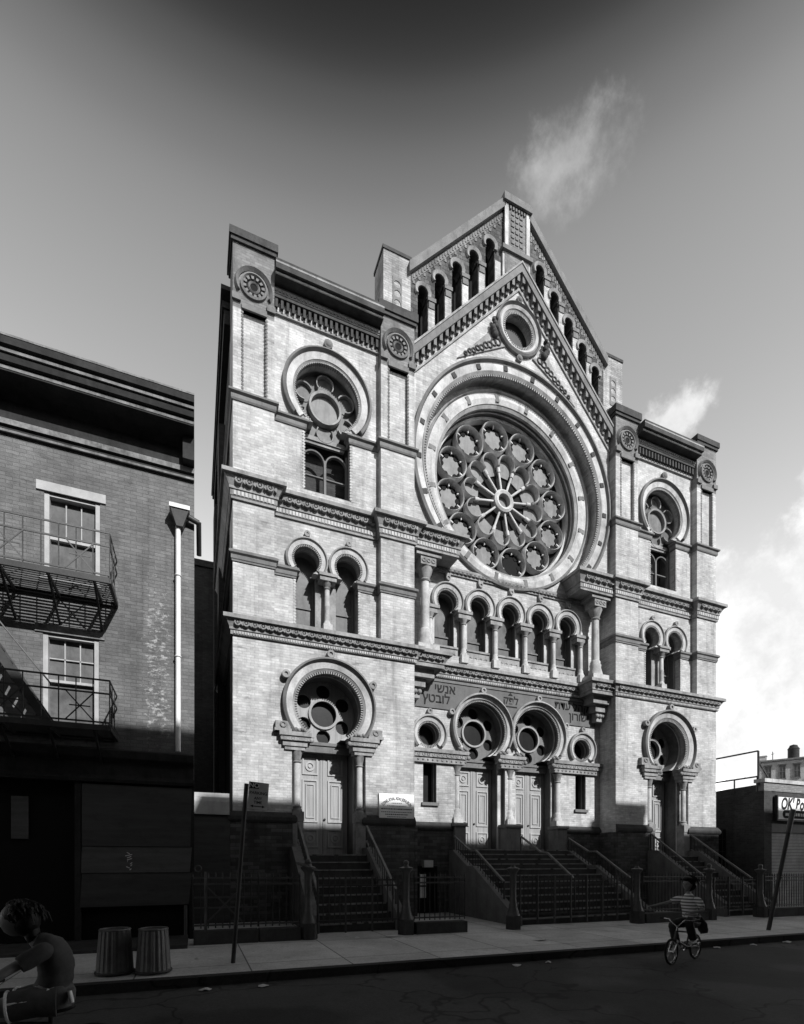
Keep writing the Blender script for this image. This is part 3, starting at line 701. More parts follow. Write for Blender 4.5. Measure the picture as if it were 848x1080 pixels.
# inscription panel
pn = [(-3.72, 6.55), (-DX - sqrt(1.165 ** 2 - .25), 6.55)]
def over(c):
    a0 = asin(.5 / 1.165); return [(c + 1.165 * cos(pi - a0 - (pi - 2 * a0) * i / 24), 6.05 + 1.165 * sin(pi - a0 - (pi - 2 * a0) * i / 24)) for i in range(1, 25)]
pn += over(-DX) + [(DX - sqrt(1.165 ** 2 - .25), 6.55)] + over(DX) + [(3.72, 6.55), (3.72, 7.12), (3.35, 7.5), (-3.35, 7.5), (-3.72, 7.12)]
pl = MB().plate(pn, YC - .04, YC + .01).build('inscription_panel', M['panel'], SY)
bd = MB()
bd.box(-3.3, 3.3, YC - .07, YC - .03, 7.42, 7.5).build('panel_border', M['brown'], pl)
def onpanel(cx, cz, y=YC - .042): return lambda v: (cx + v.x, y - v.z, cz + v.y)
lt = MB()
for body, x, z, sz in (('ישנא', -2.53, 7.2, .4), ('ץטבול', -2.84, 6.86, .4), ('תדע להק', 2.62, 7.2, .4), ('ןורושי', 2.95, 6.86, .4), ('קפל', 0.0, 7.12, .36)):
    t = text(body, sz, None, 'lettering', pl, onpanel(x, z), .012, font_w=.004); lt.add(t.v, t.f)
lt.box(-.25, .25, YC - .055, YC - .04, 6.9, 6.935)
lt.plate([(-.02, 7.4), (.07, 7.3), (-.11, 7.3)], YC - .055, YC - .04)
lt.build('lettering', M['letter'], pl)
# loggia of five horseshoe lights
for i, c in enumerate(LX):
    ar = MB().ring(c, 10.11, [(.4, YC - .05), (.51, YC - .08), (.51, YC + .02), (.4, YC + .02)], -38, 218, 34).build('arch_ring', M['stone'], SY)
    MB().ring(c, 10.11, [(.51, YC - .09), (.54, YC - .13), (.59, YC - .1), (.59, YC + .02), (.51, YC + .02)], -34, 214, 34, True).build('hood_mould', M['moulding'], ar)
    MB().teeth(c, 10.11, .34, .41, YC - .03, YC + .1, -40, 220, 32).build('dentil_ring', M['moulding'], ar)
    MB().box(c - .09, c + .09, YC - .1, YC, 10.8, 10.98).ring(c, 10.82, [(.04, YC - .13), (.085, YC - .13), (.085, YC), (.04, YC)], n=12).build('boss', M['moulding'], ar)
    g = MB().box(c - .5, c + .5, YC + .5, YC + .53, 8.2, 10.6).build('window', M['glass'], SY)
    MB().box(c - .36, c - .32, YC + .45, YC + .5, 8.36, 9.9).box(c + .32, c + .36, YC + .45, YC + .5, 8.36, 9.9).box(c - .32, c + .32, YC + .46, YC + .5, 9.1, 9.14).build('window_frame', M['brown'], g)
    b = MB().box(c - .45, c + .45, YC + .1, YC + .14, 8.2, 8.62).box(c - .45, c + .45, YC + .06, YC + .16, 8.62, 8.68)
    for k in range(4): b.torus((c - .3 + .2 * k, YC + .095, 8.4), .06, .018, n=12, m=5)
    b.build('parapet_panel', M['moulding'], g)
for i in range(6):
    x = (i - 2.5) * 1.22
    xx0, xx1 = (x - .2, x + .2)
    MB().box(xx0 - .08, xx1 + .08, YC - .14, YC + .2, 9.75, 9.85).box(xx0 - .03, xx1 + .03, YC - .1, YC + .2, 9.6, 9.75).build('impost', M['moulding'], SY)
    c = MB().lathe(x, YC - .01, [(.068, 8.62), (.075, 8.66), (.07, 9.42), (.066, 9.44)], 14).build('column', M['stone'], SY)
    MB().lathe(x, YC - .01, [(.08, 9.41), (.095, 9.44), (.075, 9.47), (.11, 9.55), (.13, 9.6)], 12).build('capital', M['moulding'], c)
    MB().box(x - .13, x + .13, YC - .14, YC + .12, 8.14, 8.4).lathe(x, YC - .01, [(.13, 8.4), (.12, 8.46), (.09, 8.5), (.1, 8.55), (.07, 8.64)], 12).build('column_base', M['stone'], c)
st = MB().mould([(-3.9, YC), (3.9, YC)], [(0, 10.98), (.05, 10.98), (.05, 11.02), (.1, 11.14), (.1, 11.2), (0, 11.24)]).build('string_course', M['moulding'], SY)
frieze([(-3.2, 3.2, YC)], 11.09, .08, .05, .15, None).build('carved_frieze', M['carve'], st)
# big colonnettes carrying the brackets
for s in (-1, 1):
    x = s * 3.4; y = .42
    c = MB().lathe(x, y, [(.13, 8.86), (.14, 8.92), (.135, 9.7), (.125, 10.36)], 18).build('column', M['stone'], SY)
    cp = MB().lathe(x, y, [(.15, 10.34), (.17, 10.38), (.14, 10.42), (.19, 10.55), (.24, 10.68), (.25, 10.74)], 16); cp.box(x - .26, x + .26, y - .26, y + .26, 10.74, 11.0).box(x - .42, x + .42, y - .3, y + .38, 11.0, 11.13)
    for k in range(3): cp.torus((x - .16 + .16 * k, y - .265, 10.87), .055, .02, n=10, m=5)
    cp.build('capital', M['moulding'], c)
    MB().lathe(x, y, [(.26, 8.3), (.25, 8.4), (.19, 8.62), (.21, 8.7), (.17, 8.76), (.18, 8.82), (.14, 8.88)], 16).box(x - .36, x + .36, y - .3, y + .38, 8.1, 8.3).build('column_base', M['stone'], c)
    b0, b1 = sorted((s * 2.98, s * 3.94))
    cb = MB().box(b0, b1, .12, YC, 7.56, 8.1)
    for z0, z1, cut, yy in ((7.3, 7.56, .18, .25), (7.05, 7.3, .42, .4), (6.72, 7.05, .56, .52)):
        cb.box(b0 + (cut if s > 0 else 0), b1 - (0 if s > 0 else cut), yy, YC, z0, z1)
    for k in range(3): cb.ball((s * (3.56 + .14 * k), .5, 6.92), .08, 8, 6)
    cb.build('corbel', M['moulding'], SY)

# --- upper wall and gable with the great arch
R1 = 3.5
az = asin((11.7 - RZ) / R1)
oc = (0, 19.42)
for q in (-1, 1):
    out = [(0, 21.3), (-3.94, 16.95), (-3.94, 11.7)]
    arc = [(-R1 * cos(az + (pi / 2 - az) * i / 40), RZ + R1 * sin(az + (pi / 2 - az) * i / 40)) for i in range(41)]
    arc[-1] = (0, RZ + R1)
    out += arc + [(-.58 * sin(pi * i / 20), oc[1] - .58 * cos(pi * i / 20)) for i in range(21)]
    MB().plate([(x * -q, z) for x, z in out], YU, YC - .002).build('gable_wall', M['brick'], SY)
ar = MB().ring(0, RZ, [(3.56, YU - .03), (3.8, YU - .06), (3.8, YU + .02), (3.56, YU + .02)], -45, 225, 96).build('arch_ring', M['stone'], SY)
def hoodarc(r0, r1, y0):
    return MB().ring(0, RZ, [(r0, y0 - .04), (r0 + .03, y0 - .12), (r1, y0 - .09), (r1, YU + .02), (r0, YU + .02)], -43, 223, 96, True)
hoodarc(3.8, 3.92, YU - .04).build('hood_mould', M['brown'], ar)
MB().ring(0, RZ, [(3.48, YU), (3.56, YU - .05), (3.56, YU + .1), (3.48, YU + .1)], -46, 226, 110).teeth(0, RZ, 3.42, 3.5, YU + .0, YU + .08, -46, 226, 190).build('dentil_ring', M['moulding'], ar)
vs = MB()
for k in range(16):
    a = -36 + k * 252 / 15; vs.ring(0, RZ, [(3.6, YU - .066), (3.76, YU - .066), (3.76, YU), (3.6, YU)], a - 1.2, a + 1.2, 2)
build_each(vs, 'voussoir', M['dark'], ar)
# inner ring of the rose
ar2 = MB().ring(0, RZ, [(2.9, YC - .05), (3.05, YC - .1), (3.24, YC - .07), (3.24, YC + .02), (2.9, YC + .02)], n=120).build('rose_ring', M['stone'], SY)
MB().ring(0, RZ, [(3.24, YC - .08), (3.27, YC - .14), (3.33, YC - .1), (3.33, YC + .02), (3.24, YC + .02)], n=120, smooth=True).build('hood_mould', M['moulding'], ar2)
MB().ring(0, RZ, [(2.8, YC + .02), (2.9, YC - .03), (2.9, YC + .1), (2.8, YC + .1)], n=120, smooth=True).build('roll_mould', M['moulding'], ar2)
vs = MB()
for k in range(16):
    a = k * 22.5 + 11; vs.ring(0, RZ, [(2.95, YC - .104), (3.2, YC - .104), (3.2, YC), (2.95, YC)], a - 1.3, a + 1.3, 2)
build_each(vs, 'voussoir', M['brown'], ar2)
YT = 1.28
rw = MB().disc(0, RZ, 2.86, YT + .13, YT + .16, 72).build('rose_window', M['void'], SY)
t = MB().ring(0, RZ, [(2.72, YT - .1), (2.8, YT - .12), (2.86, YT - .05), (2.86, YT + .14), (2.72, YT + .14)], n=96)
for k in range(12):
    a = radians(k * 30 + 10); c, z = 2.16 * cos(a), RZ + 2.16 * sin(a)
    t.ring(c, z, [(.485, YT - .12), (.51, YT - .15), (.535, YT - .12), (.535, YT + .13), (.485, YT + .13)], n=32, smooth=True)
    t.teeth(c, z, .36, .49, YT - .02, YT + .04, 27, 387, 6, .09)
    b = radians(k * 30 + 25); c, z = 1.3 * cos(b), RZ + 1.3 * sin(b)
    t.ring(c, z, [(.285, YT - .12), (.31, YT - .15), (.335, YT - .12), (.335, YT + .13), (.285, YT + .13)], math.degrees(b) - 115, math.degrees(b) + 115, 22, True)
    e = radians(k * 30 + 10)
    t.tube((.36 * cos(e), YT - .03, RZ + .36 * sin(e)), (1.12 * cos(e), YT - .03, RZ + 1.12 * sin(e)), .042, 10)
    t.tube((1.0 * cos(e), YT - .03, RZ + 1.0 * sin(e)), (1.16 * cos(e), YT - .03, RZ + 1.16 * sin(e)), .065, 10)
t.build('tracery', M['tracery'], rw)
MB().ring(0, RZ, [(.24, YT - .14), (.32, YT - .17), (.39, YT - .12), (.39, YT + .13), (.24, YT + .13)], n=32, smooth=True).build('hub', M['stone'], rw)
for k in range(12):
    a = radians(k * 30 + 10); c, z = 2.16 * cos(a), RZ + 2.16 * sin(a)
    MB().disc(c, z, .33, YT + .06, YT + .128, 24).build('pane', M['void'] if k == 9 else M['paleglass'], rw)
    fo = MB()
    for j in range(6):
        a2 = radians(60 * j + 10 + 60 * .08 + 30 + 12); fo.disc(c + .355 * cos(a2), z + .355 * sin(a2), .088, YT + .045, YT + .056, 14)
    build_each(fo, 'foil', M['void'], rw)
    b = radians(k * 30 + 25)
    ca, sa = cos(b), sin(b)
    pts = [(u * ca - w * sa, RZ + u * sa + w * ca) for u, w in ((.95, -.2), (1.2, -.27), (1.36, -.26), (1.5, -.16), (1.56, 0), (1.5, .16), (1.36, .26), (1.2, .27), (.95, .2))]
    MB().plate(pts, YT + .08, YT + .128).build('pane', M['paleglass'], rw)
MB().disc(0, RZ, .25, YT + .05, YT + .128, 20).build('pane', M['paleglass'], rw)
# oculus in the gable
ar = MB().ring(*oc, [(.66, YU - .06), (.74, YU - .1), (.8, YU - .04), (.8, YU + .02), (.66, YU + .02)], n=44, smooth=True).build('oculus_ring', M['stone'], SY)
MB().ring(*oc, [(.8, YU - .06), (.83, YU - .14), (.88, YU - .1), (.88, YU + .02), (.8, YU + .02)], n=44, smooth=True).build('hood_mould', M['brown'], ar)
MB().teeth(*oc, .53, .6, YU - .02, YU + .12, 0, 360, 50).ring(*oc, [(.59, YU), (.66, YU - .04), (.66, YU + .1), (.59, YU + .1)], n=44).build('dentil_ring', M['moulding'], ar)
for z in (oc[1] + .98, oc[1] - .98): MB().ball((oc[0], YU - .06, z), .1).ring(oc[0], z, [(.06, YU - .12), (.11, YU - .1), (.11, YU), (.06, YU)], n=12).build('boss', M['brown'], ar)
g = MB().disc(*oc, .62, YU + .33, YU + .36).build('window', M['darkglass'], SY)
MB().plate([(oc[0] - .5, oc[1] - .3), (oc[0] - .15, oc[1] - .5), (oc[0] + .05, oc[1] - .42), (oc[0] - .12, oc[1] - .1), (oc[0] - .3, oc[1] + .18), (oc[0] - .47, oc[1] + .05)], YU + .29, YU + .32).build('pane', M['white'], g)
# carved spandrel triangles
for s in (-1, 1):
    p = [(s * .55, 18.66), (s * 1.15, 18.92), (s * 2.35, 17.62), (s * 1.5, 18.12)]
    if s < 0: p.reverse()
    sp = MB().plate(p, YU - .05, YU + .01).build('spandrel', M['moulding'], SY)
    cv = MB()
    for k in range(9):
        f = k / 8; x = s * (.85 + 1.2 * f); z = 18.68 - .82 * f + .03 * (k % 2)
        cv.torus((x, YU - .06, z), .11 * (1 - .5 * f), .028, n=10, m=5)
    for k in range(7): cv.ball((s * (.98 + .05 * (k % 3)), YU - .1 - .02 * k, 18.84 + .07 * k), .12 - .01 * k, 8, 6)
    cv.ball((s * 1.02, YU - .12, 19.3), .08, 8, 6); build_each(cv, 'carving', M['dark'], sp, .2)
# raking cornice with corbels
dr = MB().plate([(-3.95, 16.96), (0, 21.2), (3.95, 16.96), (3.95, 17.28), (0, 21.5), (-3.95, 17.28)], .1, YA).build('raking_cornice', M['brown'], SY)
MB().plate([(-3.95, 17.24), (0, 21.47), (3.95, 17.24), (3.95, 17.32), (0, 21.54), (-3.95, 17.32)], .07, YA - .01).build('drip_edge', M['moulding'], dr)
cb = MB(); n = 19
for s in (-1, 1):
    for k in range(n):
        f = (k + .5) / n; x = s * (3.9 - 3.9 * f); z = 16.96 + 4.24 * (1 - abs(x) / 3.95)
        cb.box(x - .05, x + .05, .14, YU, z - .2, z + .05); cb.box(x - .04, x + .04, .22, YU, z - .32, z - .2)
build_each(cb, 'corbel', M['brown'], dr)
ln = MB().plate([(-3.94, 16.5), (0, 20.74), (3.94, 16.5), (3.94, 16.58), (0, 20.83), (-3.94, 16.58)], YU - .05, YU + .01)
ln.build('string_course', M['moulding'], dr)
# stepped arcade gable behind
zt = lambda x: 19.9 + (3.86 - abs(x)) * 1.062
gl_line = lambda x: 16.96 + 4.24 * (1 - abs(x) / 3.95)
holes = []
AX = [-3.45, -2.86, -2.24, -1.62, -1.0]; AX = AX + [-x for x in reversed(AX)]
for x in AX:
    zc = zt(x) - .88
    holes.append(list(keypts(x, zc, .175, .17, gl_line(abs(x) + .18) - .08, zc - .12, 18)))
out = [(-3.86, gl_line(3.86) - .45), (0, 20.75), (3.86, gl_line(3.86) - .45), (3.86, 20.15), (.47, 23.83), (-.47, 23.83), (-3.86, 20.15)]
for q in (-1, 1):
    o2 = [(-3.86, gl_line(3.86) - .45), (0, 20.75), (0, zt(.47)), (-.47, zt(.47)), (-3.86, zt(3.86))]
    MB().plate([(x * -q, z) for x, z in o2], YA, YA + .4, [h_ for h_ in holes if h_[0][0] * q > 0]).build('arcade_wall', M['darkbrick'], SY)
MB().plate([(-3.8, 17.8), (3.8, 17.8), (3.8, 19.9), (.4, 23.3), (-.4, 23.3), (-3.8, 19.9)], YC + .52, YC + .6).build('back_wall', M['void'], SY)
for i, x in enumerate(AX):
    zc = zt(x) - .88
    ar = MB().ring(x, zc, [(.18, YA - .04), (.26, YA - .08), (.29, YA - .05), (.29, YA + .02), (.18, YA + .02)], -30, 210, 22, True).build('arch_ring', M['moulding'], SY)
    if abs(x) < 3.4 or x > 0 or True:
        xm = x + .3
        if x < 3.3 and not (-1.2 < x < -.9): MB().box(xm - .14, xm + .14, YA - .07, YA + .02, zc - .22, zc - .1).box(xm - .1, xm + .1, YA - .045, YA + .02, zc - .42, zc - .22).build('impost', M['brown'], ar)
        if x < 3.3: MB().box(xm - .11, xm + .11, YA - .02, YA + .03, gl_line(xm) - .1, zc - .42).build('pilaster', M['brick'], ar)
        else: pass
ck = MB()
for s in (-1, 1):
    for k in range(36):
        f = (k + .5) / 36; x = s * (.5 + 3.3 * f); z = zt(x) - .12
        ck.box(x - .025, x + .025, YA - .03, YA + .02, z - .12, z)
        if k % 2: ck.box(x - .04, x + .04, YA - .02, YA + .02, z - .3, z - .2)
for s in (-1, 1):
    p = [(s * 3.82, zt(3.82) - .3), (s * .48, zt(.48) - .3), (s * .48, zt(.48) - .1), (s * 3.82, zt(3.82) - .1)]
    if s < 0: p.reverse()
    ck.plate(p, YA - .012, YA + .01)
build_each(ck, 'brick_dentil', M['soot'], SY)
rk = MB()
for s in (-1, 1):
    p = [(s * 3.95, 19.77), (s * .47, 23.48), (s * .47, 23.8), (s * 3.95, 20.1)]
    if s < 0: p.reverse()
    rk.plate(p, YA - .14, YA + .55)
rk.box(-.56, .56, YA - .22, YA + .6, 23.6, 23.84); build_each(rk, 'gable_coping', M['brown'], SY)
tp = MB().box(-.47, .47, YA - .1, YA + .3, 21.3, 23.6).build('apex_pier', M['soot'], SY)
build_each(MB().box(-.5, -.36, YA - .14, YA - .09, 22.2, 23.58).box(.36, .5, YA - .14, YA - .09, 22.2, 23.58), 'pilaster', M['stone'], tp)
q = MB()
for i in range(3):
    for j in range(6): q.box(-.24 + i * .17, -.12 + i * .17, YA - .13, YA - .09, 22.35 + j * .19, 22.45 + j * .19)
for i in range(6): q.box(-.3 + i * .11, -.24 + i * .11, YA - .15, YA - .09, 23.46, 23.56)
q.box(-.27, .25, YA - .104, YA - .09, 22.3, 23.45); q.build('diaper_panel', M['brown'], tp)
MB().box(-.6, .6, YA - .18, YA + .1, 22.0, 22.14).build('string_course', M['brown'], tp)
MB().box(-.55, .55, YA - .08, YA + .1, 21.2, 22.0).build('apex_base', M['stone'], tp)

# --- body behind the front
b = MB().box(-9.12, -4.7, 1.0, 9.3, -.5, 16.9).box(4.7, 9.12, 1.0, 9.3, -.5, 16.9).box(-4.7, 4.7, 1.55, 9.3, -.5, 19.5)
b.plate([(-4.7, 19.5), (4.7, 19.5), (0, 23.2)], 1.55, 9.3)
b.box(-8.3, 8.3, 9.3, 26, -.5, 13.0); b.build('side_wall', M['sidebrick'], SY)
b = MB()
for y0, y1 in ((4.2, 5.2), (8.4, 9.5)):
    b.box(-9.32, -9.1, y0, y1, -.5, 16.4)
b.box(-9.3, -9.1, 1.25, 9.4, 16.9, 17.3).box(-9.36, -9.1, 1.2, 9.5, 17.3, 17.5)
build_each(b, 'side_buttress', M['sidebrick'], SY)
build_each(MB().box(-9.4, -4.9, .9, 9.6, 17.5, 17.62).box(4.9, 9.3, .9, 9.6, 17.0, 17.5), 'roof', M['dark'], SY)

# ------------------------------------------------------------------ stoops
def stoop(label, x0, x1, pts, rails, cheeks, zland):
    cxm = (x0 + x1) / 2
    st = thing('stoop', label, 'stoop', (cxm, -1.5, gz(cxm)))
    # pts: list of (y, z) nosings from top down; solid profile
    y = pts[0][0]; prof = [(.9, -.6), (.9, pts[0][1])]
    for (yy, z), nxt in zip(pts, pts[1:] + [None]):
        prof.append((yy, z))
        prof.append((yy, nxt[1] if nxt else -.6))
    MB().plate([(p[0], p[1]) for p in prof], x0, x1, swap=lambda a, b_, c: (b_, a, c)).build('steps', M['steps'], st)
    for yy, z in pts:
        ed = MB()
        xx = x0 + .03
        while xx < x1 - .05:   # worn lighter nosing, broken along its length
            w = random.uniform(.12, .5)
            ed.box(xx, min(xx + w, x1 - .03), yy - .02, yy + .05, z - .03, z + .004); xx += w + random.choice((0, 0, .02, .12))
        ed.build('step_nosing', M['stepedge'], st)
    for cxx, cpts in cheeks:
        MB().plate(cpts, cxx - .11, cxx + .11, swap=lambda a, b_, c: (b_, a, c)).build('cheek_wall', M['brown'], st)
    for rx, rp, low in rails:
        r = MB()
        for a, b2 in zip(rp, rp[1:]): r.bar((rx, a[0], a[1]), (rx, b2[0], b2[1]), .06, .05)
        r = r.build('handrail', M['rail'], st)
        lo = MB(); bl = MB()
        for a, b2 in zip(rp, rp[1:]):
            if low: lo.bar((rx, a[0], a[1] - low), (rx, b2[0], b2[1] - low), .05, .04)
            if low:
                k = max(2, int(abs(a[0] - b2[0]) / .13))
                for i in range(k):
                    f = i / k; yy = a[0] + (b2[0] - a[0]) * f; zz = a[1] + (b2[1] - a[1]) * f
                    bl.tube((rx, yy, zz - low), (rx, yy, zz), .012, 5)
        e = rp[-1]; bl.tube((rx, e[0], e[1] - (low or .9) - (.3 if not low else 0)), (rx, e[0], e[1]), .025, 6)
        s0 = rp[0]; bl.tube((rx, s0[0], s0[1] - (low or .9) - .1), (rx, s0[0], s0[1]), .025, 6)
        if low: lo.build('lower_rail', M['rail'], r)
        build_each(bl, 'baluster', M['iron'], r) if not low else bl.build('baluster', M['iron'], r)
    return st
for s, lab in ((-1, 'steep brown stone stoop to the door nearest the parking sign, with two pale handrails'), (1, 'dark stone stoop nearest the corner shop, partly behind the child on the bicycle')):
    cx = s * WC; g = gz(cx)
    n = 10 if s > 0 else 9; rise = (1.8 - g) / n
    pts = [(-.5 - i * .27, 1.8 - i * rise) for i in range(n)]
    yl = pts[-1][0]
    ck = lambda: [(-.08, -.6), (-.08, 2.0), (-.5, 2.0), (yl - .1, g + .42), (yl - .1, -.6)]
    rails = [(cx - .92, [(-.2, 2.66), (-2.55, .93)], .46), (cx + 1.02, [(-.2, 2.62), (-2.5, .93)], .42)]
    if s > 0: rails = [(cx - 1.02, [(-.1, 2.62), (-2.45, .95)], .55), (cx + 1.02, [(-.15, 2.6), (-2.45, 1.02)], .55)]
    stoop(lab, cx - .93, cx + .93, pts, rails, [(cx - 1.04, ck()), (cx + 1.04, ck())], 1.8)
g = gz(0)
pts = [(.45, 2.0), (.15, 1.845), (-.15, 1.69), (-.45, 1.535), (-.9, 1.38)]
n = 8; rise = (1.38 - g) / n
pts += [(-.9 - (i + 1) * .28, 1.38 - (i + 1) * rise) for i in range(n - 1)]
yl = pts[-1][0]
ckc = [(YC - .1, -.6), (YC - .1, 1.98), (.45, 1.98), (-.5, 1.47), (-.85, 1.47), (yl - .15, g + .25), (yl - .15, -.6)]
rl = lambda d: [(.55, 2.42 + d), (-.45, 1.94 + d), (-.8, 1.94 + d), (-2.3, 1.06 + d)]
stoop('wide central stone stoop rising to the paired doors, three kinked handrails', -2.2, 2.2, pts, [(-2.3, rl(0), .48), (0.02, [(.2, 2.44), (-.85, 1.9), (-1.18, 1.87), (-2.4, 1.1)], 0), (2.3, rl(0), .48)], [(-2.32, ckc), (2.32, ckc)], 2.0)

# ------------------------------------------------------------------ fence, posts
YF = -3.45
def fpost(x, label, tilt=0):
    g = gz(x); o = thing('fence_post', label, 'fence post', (x, YF, g), 'cast iron fence posts along the sidewalk')
    MB().lathe(x, YF, [(.2, g - .2), (.2, g + .32), (.17, g + .34)], 6, False).build('post_base', M['steps'], o)
    MB().lathe(x, YF, [(.17, g + .34), (.1, g + .56), (.11, g + .6), (.085, g + .64), (.09, g + .7), (.075, g + .74), (.08, g + 1.36), (.1, g + 1.4), (.15, g + 1.46), (.16, g + 1.5), (.06, g + 1.53), (.05, g + 1.57)], 12).build('shaft', M['greyiron'], o)
    if tilt != 9: MB().ball((x, YF, g + 1.61), .065).build('finial', M['greyiron'], o)
    return o
for x, lab, t in ((-7.88, 'fence post with a tilted broken cap at the left of the first stoop', 0), (-5.66, 'fence post with a ball finial between first stoop and basement window', 0), (-2.8, 'flat-topped fence post at the left foot of the wide central stoop', 9), (1.27, 'fence post standing to the left of the child on the bicycle', 9), (4.13, 'fence post standing just behind the child on the bicycle', 0), (6.45, 'fence post at the far end of the row, nearest the corner shop', 0)):
    o = fpost(x, lab, t)
    if x < -7: MB().hexa([(x - .22, YF - .14, gz(x) + 1.56), (x + .16, YF - .14, gz(x) + 1.42), (x + .16, YF + .14, gz(x) + 1.42), (x - .22, YF + .14, gz(x) + 1.56), (x - .22, YF - .14, gz(x) + 1.61), (x + .18, YF - .14, gz(x) + 1.46), (x + .18, YF + .14, gz(x) + 1.46), (x - .22, YF + .14, gz(x) + 1.61)]).build('tilted_cap', M['rail'], o)
def fence(x0, x1, label, brace=False, curb=True, gate=False, h=1.3):
    xm = (x0 + x1) / 2; o = thing('iron_gate' if gate else 'iron_fence', label, 'gate' if gate else 'fence', (xm, YF, gz(xm)))
    n = max(2, int((x1 - x0) / .12)); p = MB()
    for i in range(n + 1):
        x = x0 + (x1 - x0) * i / n; g = gz(x); jit = random.uniform(-.012, .012)
        p.tube((x, YF, g + .3), (x + jit, YF, g + h), .0135, 5); p.tube((x + jit, YF, g + h), (x + jit, YF, g + h + .1), .02, 4, .002)
    p.build('picket', M['iron'], o)['kind'] = 'stuff'
    r = MB()
    for z in ((.36, h - .14, h - .02)):
        r.bar((x0, YF, gz(x0) + z), (x1, YF, gz(x1) + z), .03, .035)
    r.build('fence_rail', M['greyiron'] if not gate else M['iron'], o)
    if gate:
        u = MB(); m = max(2, int((x1 - x0) / .5))
        for i in range(m + 1):
            x = x0 + (x1 - x0) * i / m; u.tube((x, YF - .01, gz(x) + .1), (x, YF - .01, gz(x) + h + .08), .025, 6)
        u.build('gate_stile', M['iron'], o)
    if brace:
        MB().bar((x0 + .25, YF - .02, gz(x0) + .42), (x1 - .3, YF - .02, gz(x1) + h - .2), .02, .03).bar((x0 + .25, YF - .03, gz(x0) + h - .2), (x1 - .3, YF - .03, gz(x1) + .42), .02, .03).bar((x0, YF - .015, gz(x0) + .9), (x1, YF - .015, gz(x1) + .9), .02, .03).bar((x0, YF - .015, gz(x0) + .7), (x1, YF - .015, gz(x1) + .7), .02, .03).tube((x0 + .22, YF, gz(x0) + .2), (x0 + .22, YF, gz(x0) + h + .1), .03, 6).build('brace', M['greyiron'], o)
        MB().torus((x0 + .08, YF, gz(x0) + h + .16), .06, .013, n=14, m=6).build('scroll', M['greyiron'], o)
    if curb:
        MB().hexa([(x0, YF - .14, gz(x0) - .3), (x1, YF - .14, gz(x1) - .3), (x1, YF + .14, gz(x1) - .3), (x0, YF + .14, gz(x0) - .3), (x0, YF - .14, gz(x0) + .26), (x1, YF - .14, gz(x1) + .26), (x1, YF + .14, gz(x1) + .26), (x0, YF + .14, gz(x0) + .26)]).build('fence_curb', M['steps'], o)
fence(-10.1, -8.9, 'iron fence panel with diagonal braces beside the plywood shopfront', True)
fence(-8.88, -8.06, 'short iron picket fence between braced panel and first stoop post')
fence(-7.68, -5.86, 'closed iron gate across the foot of the stoop nearest the parking sign', gate=True, curb=False, h=1.25)
fence(-5.46, -4.16, 'iron picket fence in front of the basement window')
fence(-2.6, 1.07, 'wide closed iron gate across the foot of the central stoop', gate=True, curb=False, h=1.25)
fence(1.47, 3.93, 'iron picket fence behind the child cyclist, between two posts')
fence(4.33, 6.25, 'iron gate before the stoop nearest the corner shop', gate=True, curb=False, h=1.2)
fence(6.65, 12.5, 'iron picket fence running in front of the corner shop')
# basement window with pale panes in the areaway
bw = thing('basement_window', 'small pale paned basement window low behind the iron fence', 'window', (-3.2, .72, 0))
MB().box(-3.62, -2.86, .66, .735, .0, 1.45).build('recess', M['void'], bw)
build_each(MB().box(-3.5, -3.28, .62, .66, .45, .8).box(-3.5, -3.28, .62, .66, .85, 1.2), 'pane', M['whitepaint'], bw)
MB().box(-3.39, -3.375, .61, .63, .42, 1.22).box(-3.52, -3.26, .61, .63, .8, .85).build('window_bar', M['iron'], bw)
bx = MB().box(-3.4, -3.08, .5, .74, 1.42, 1.64).box(-3.37, -3.11, .49, .51, 1.45, 1.61)
tag(bx.build('letter_box', M['signgrey']), 'small grey box fixed on the dark plinth above the basement window', 'box')

# ------------------------------------------------------------------ notice board by the door
nb = thing('notice_board', 'white notice board with arched dark lettering beside the left door', 'sign', (-4.55, -.05, 3.24))
MB().box(-5.1, -4.0, -.075, -.003, 2.88, 3.6).build('board', M['white'], nb)
lt = MB()
def arcplace(cx, cz, R, ang):
    def f(v):
        r = R + v.y; a = ang - v.x * .58 / R
        return (cx + r * cos(a), -.0765 - v.z, cz + r * sin(a))
    return f
t = text("CONG. K'HAL ADAS JESHURUN", .125, None, '', None, arcplace(-4.55, 2.86, .6, pi / 2), .002, font_w=.004)
lt.add(t.v, t.f)
for z, w, hh in ((3.32, .16, .018), (3.24, .3, .02), (3.15, .49, .03), (3.06, .49, .02), (2.99, .36, .028), (2.92, .3, .018)):
    x = -4.55 - w
    while x < -4.55 + w:
        k = random.uniform(.02, .06); lt.box(x, min(x + k, -4.55 + w), -.0785, -.074, z - hh / 2, z + hh / 2); x += k + .016
lt.build('lettering', M['letter'], nb)

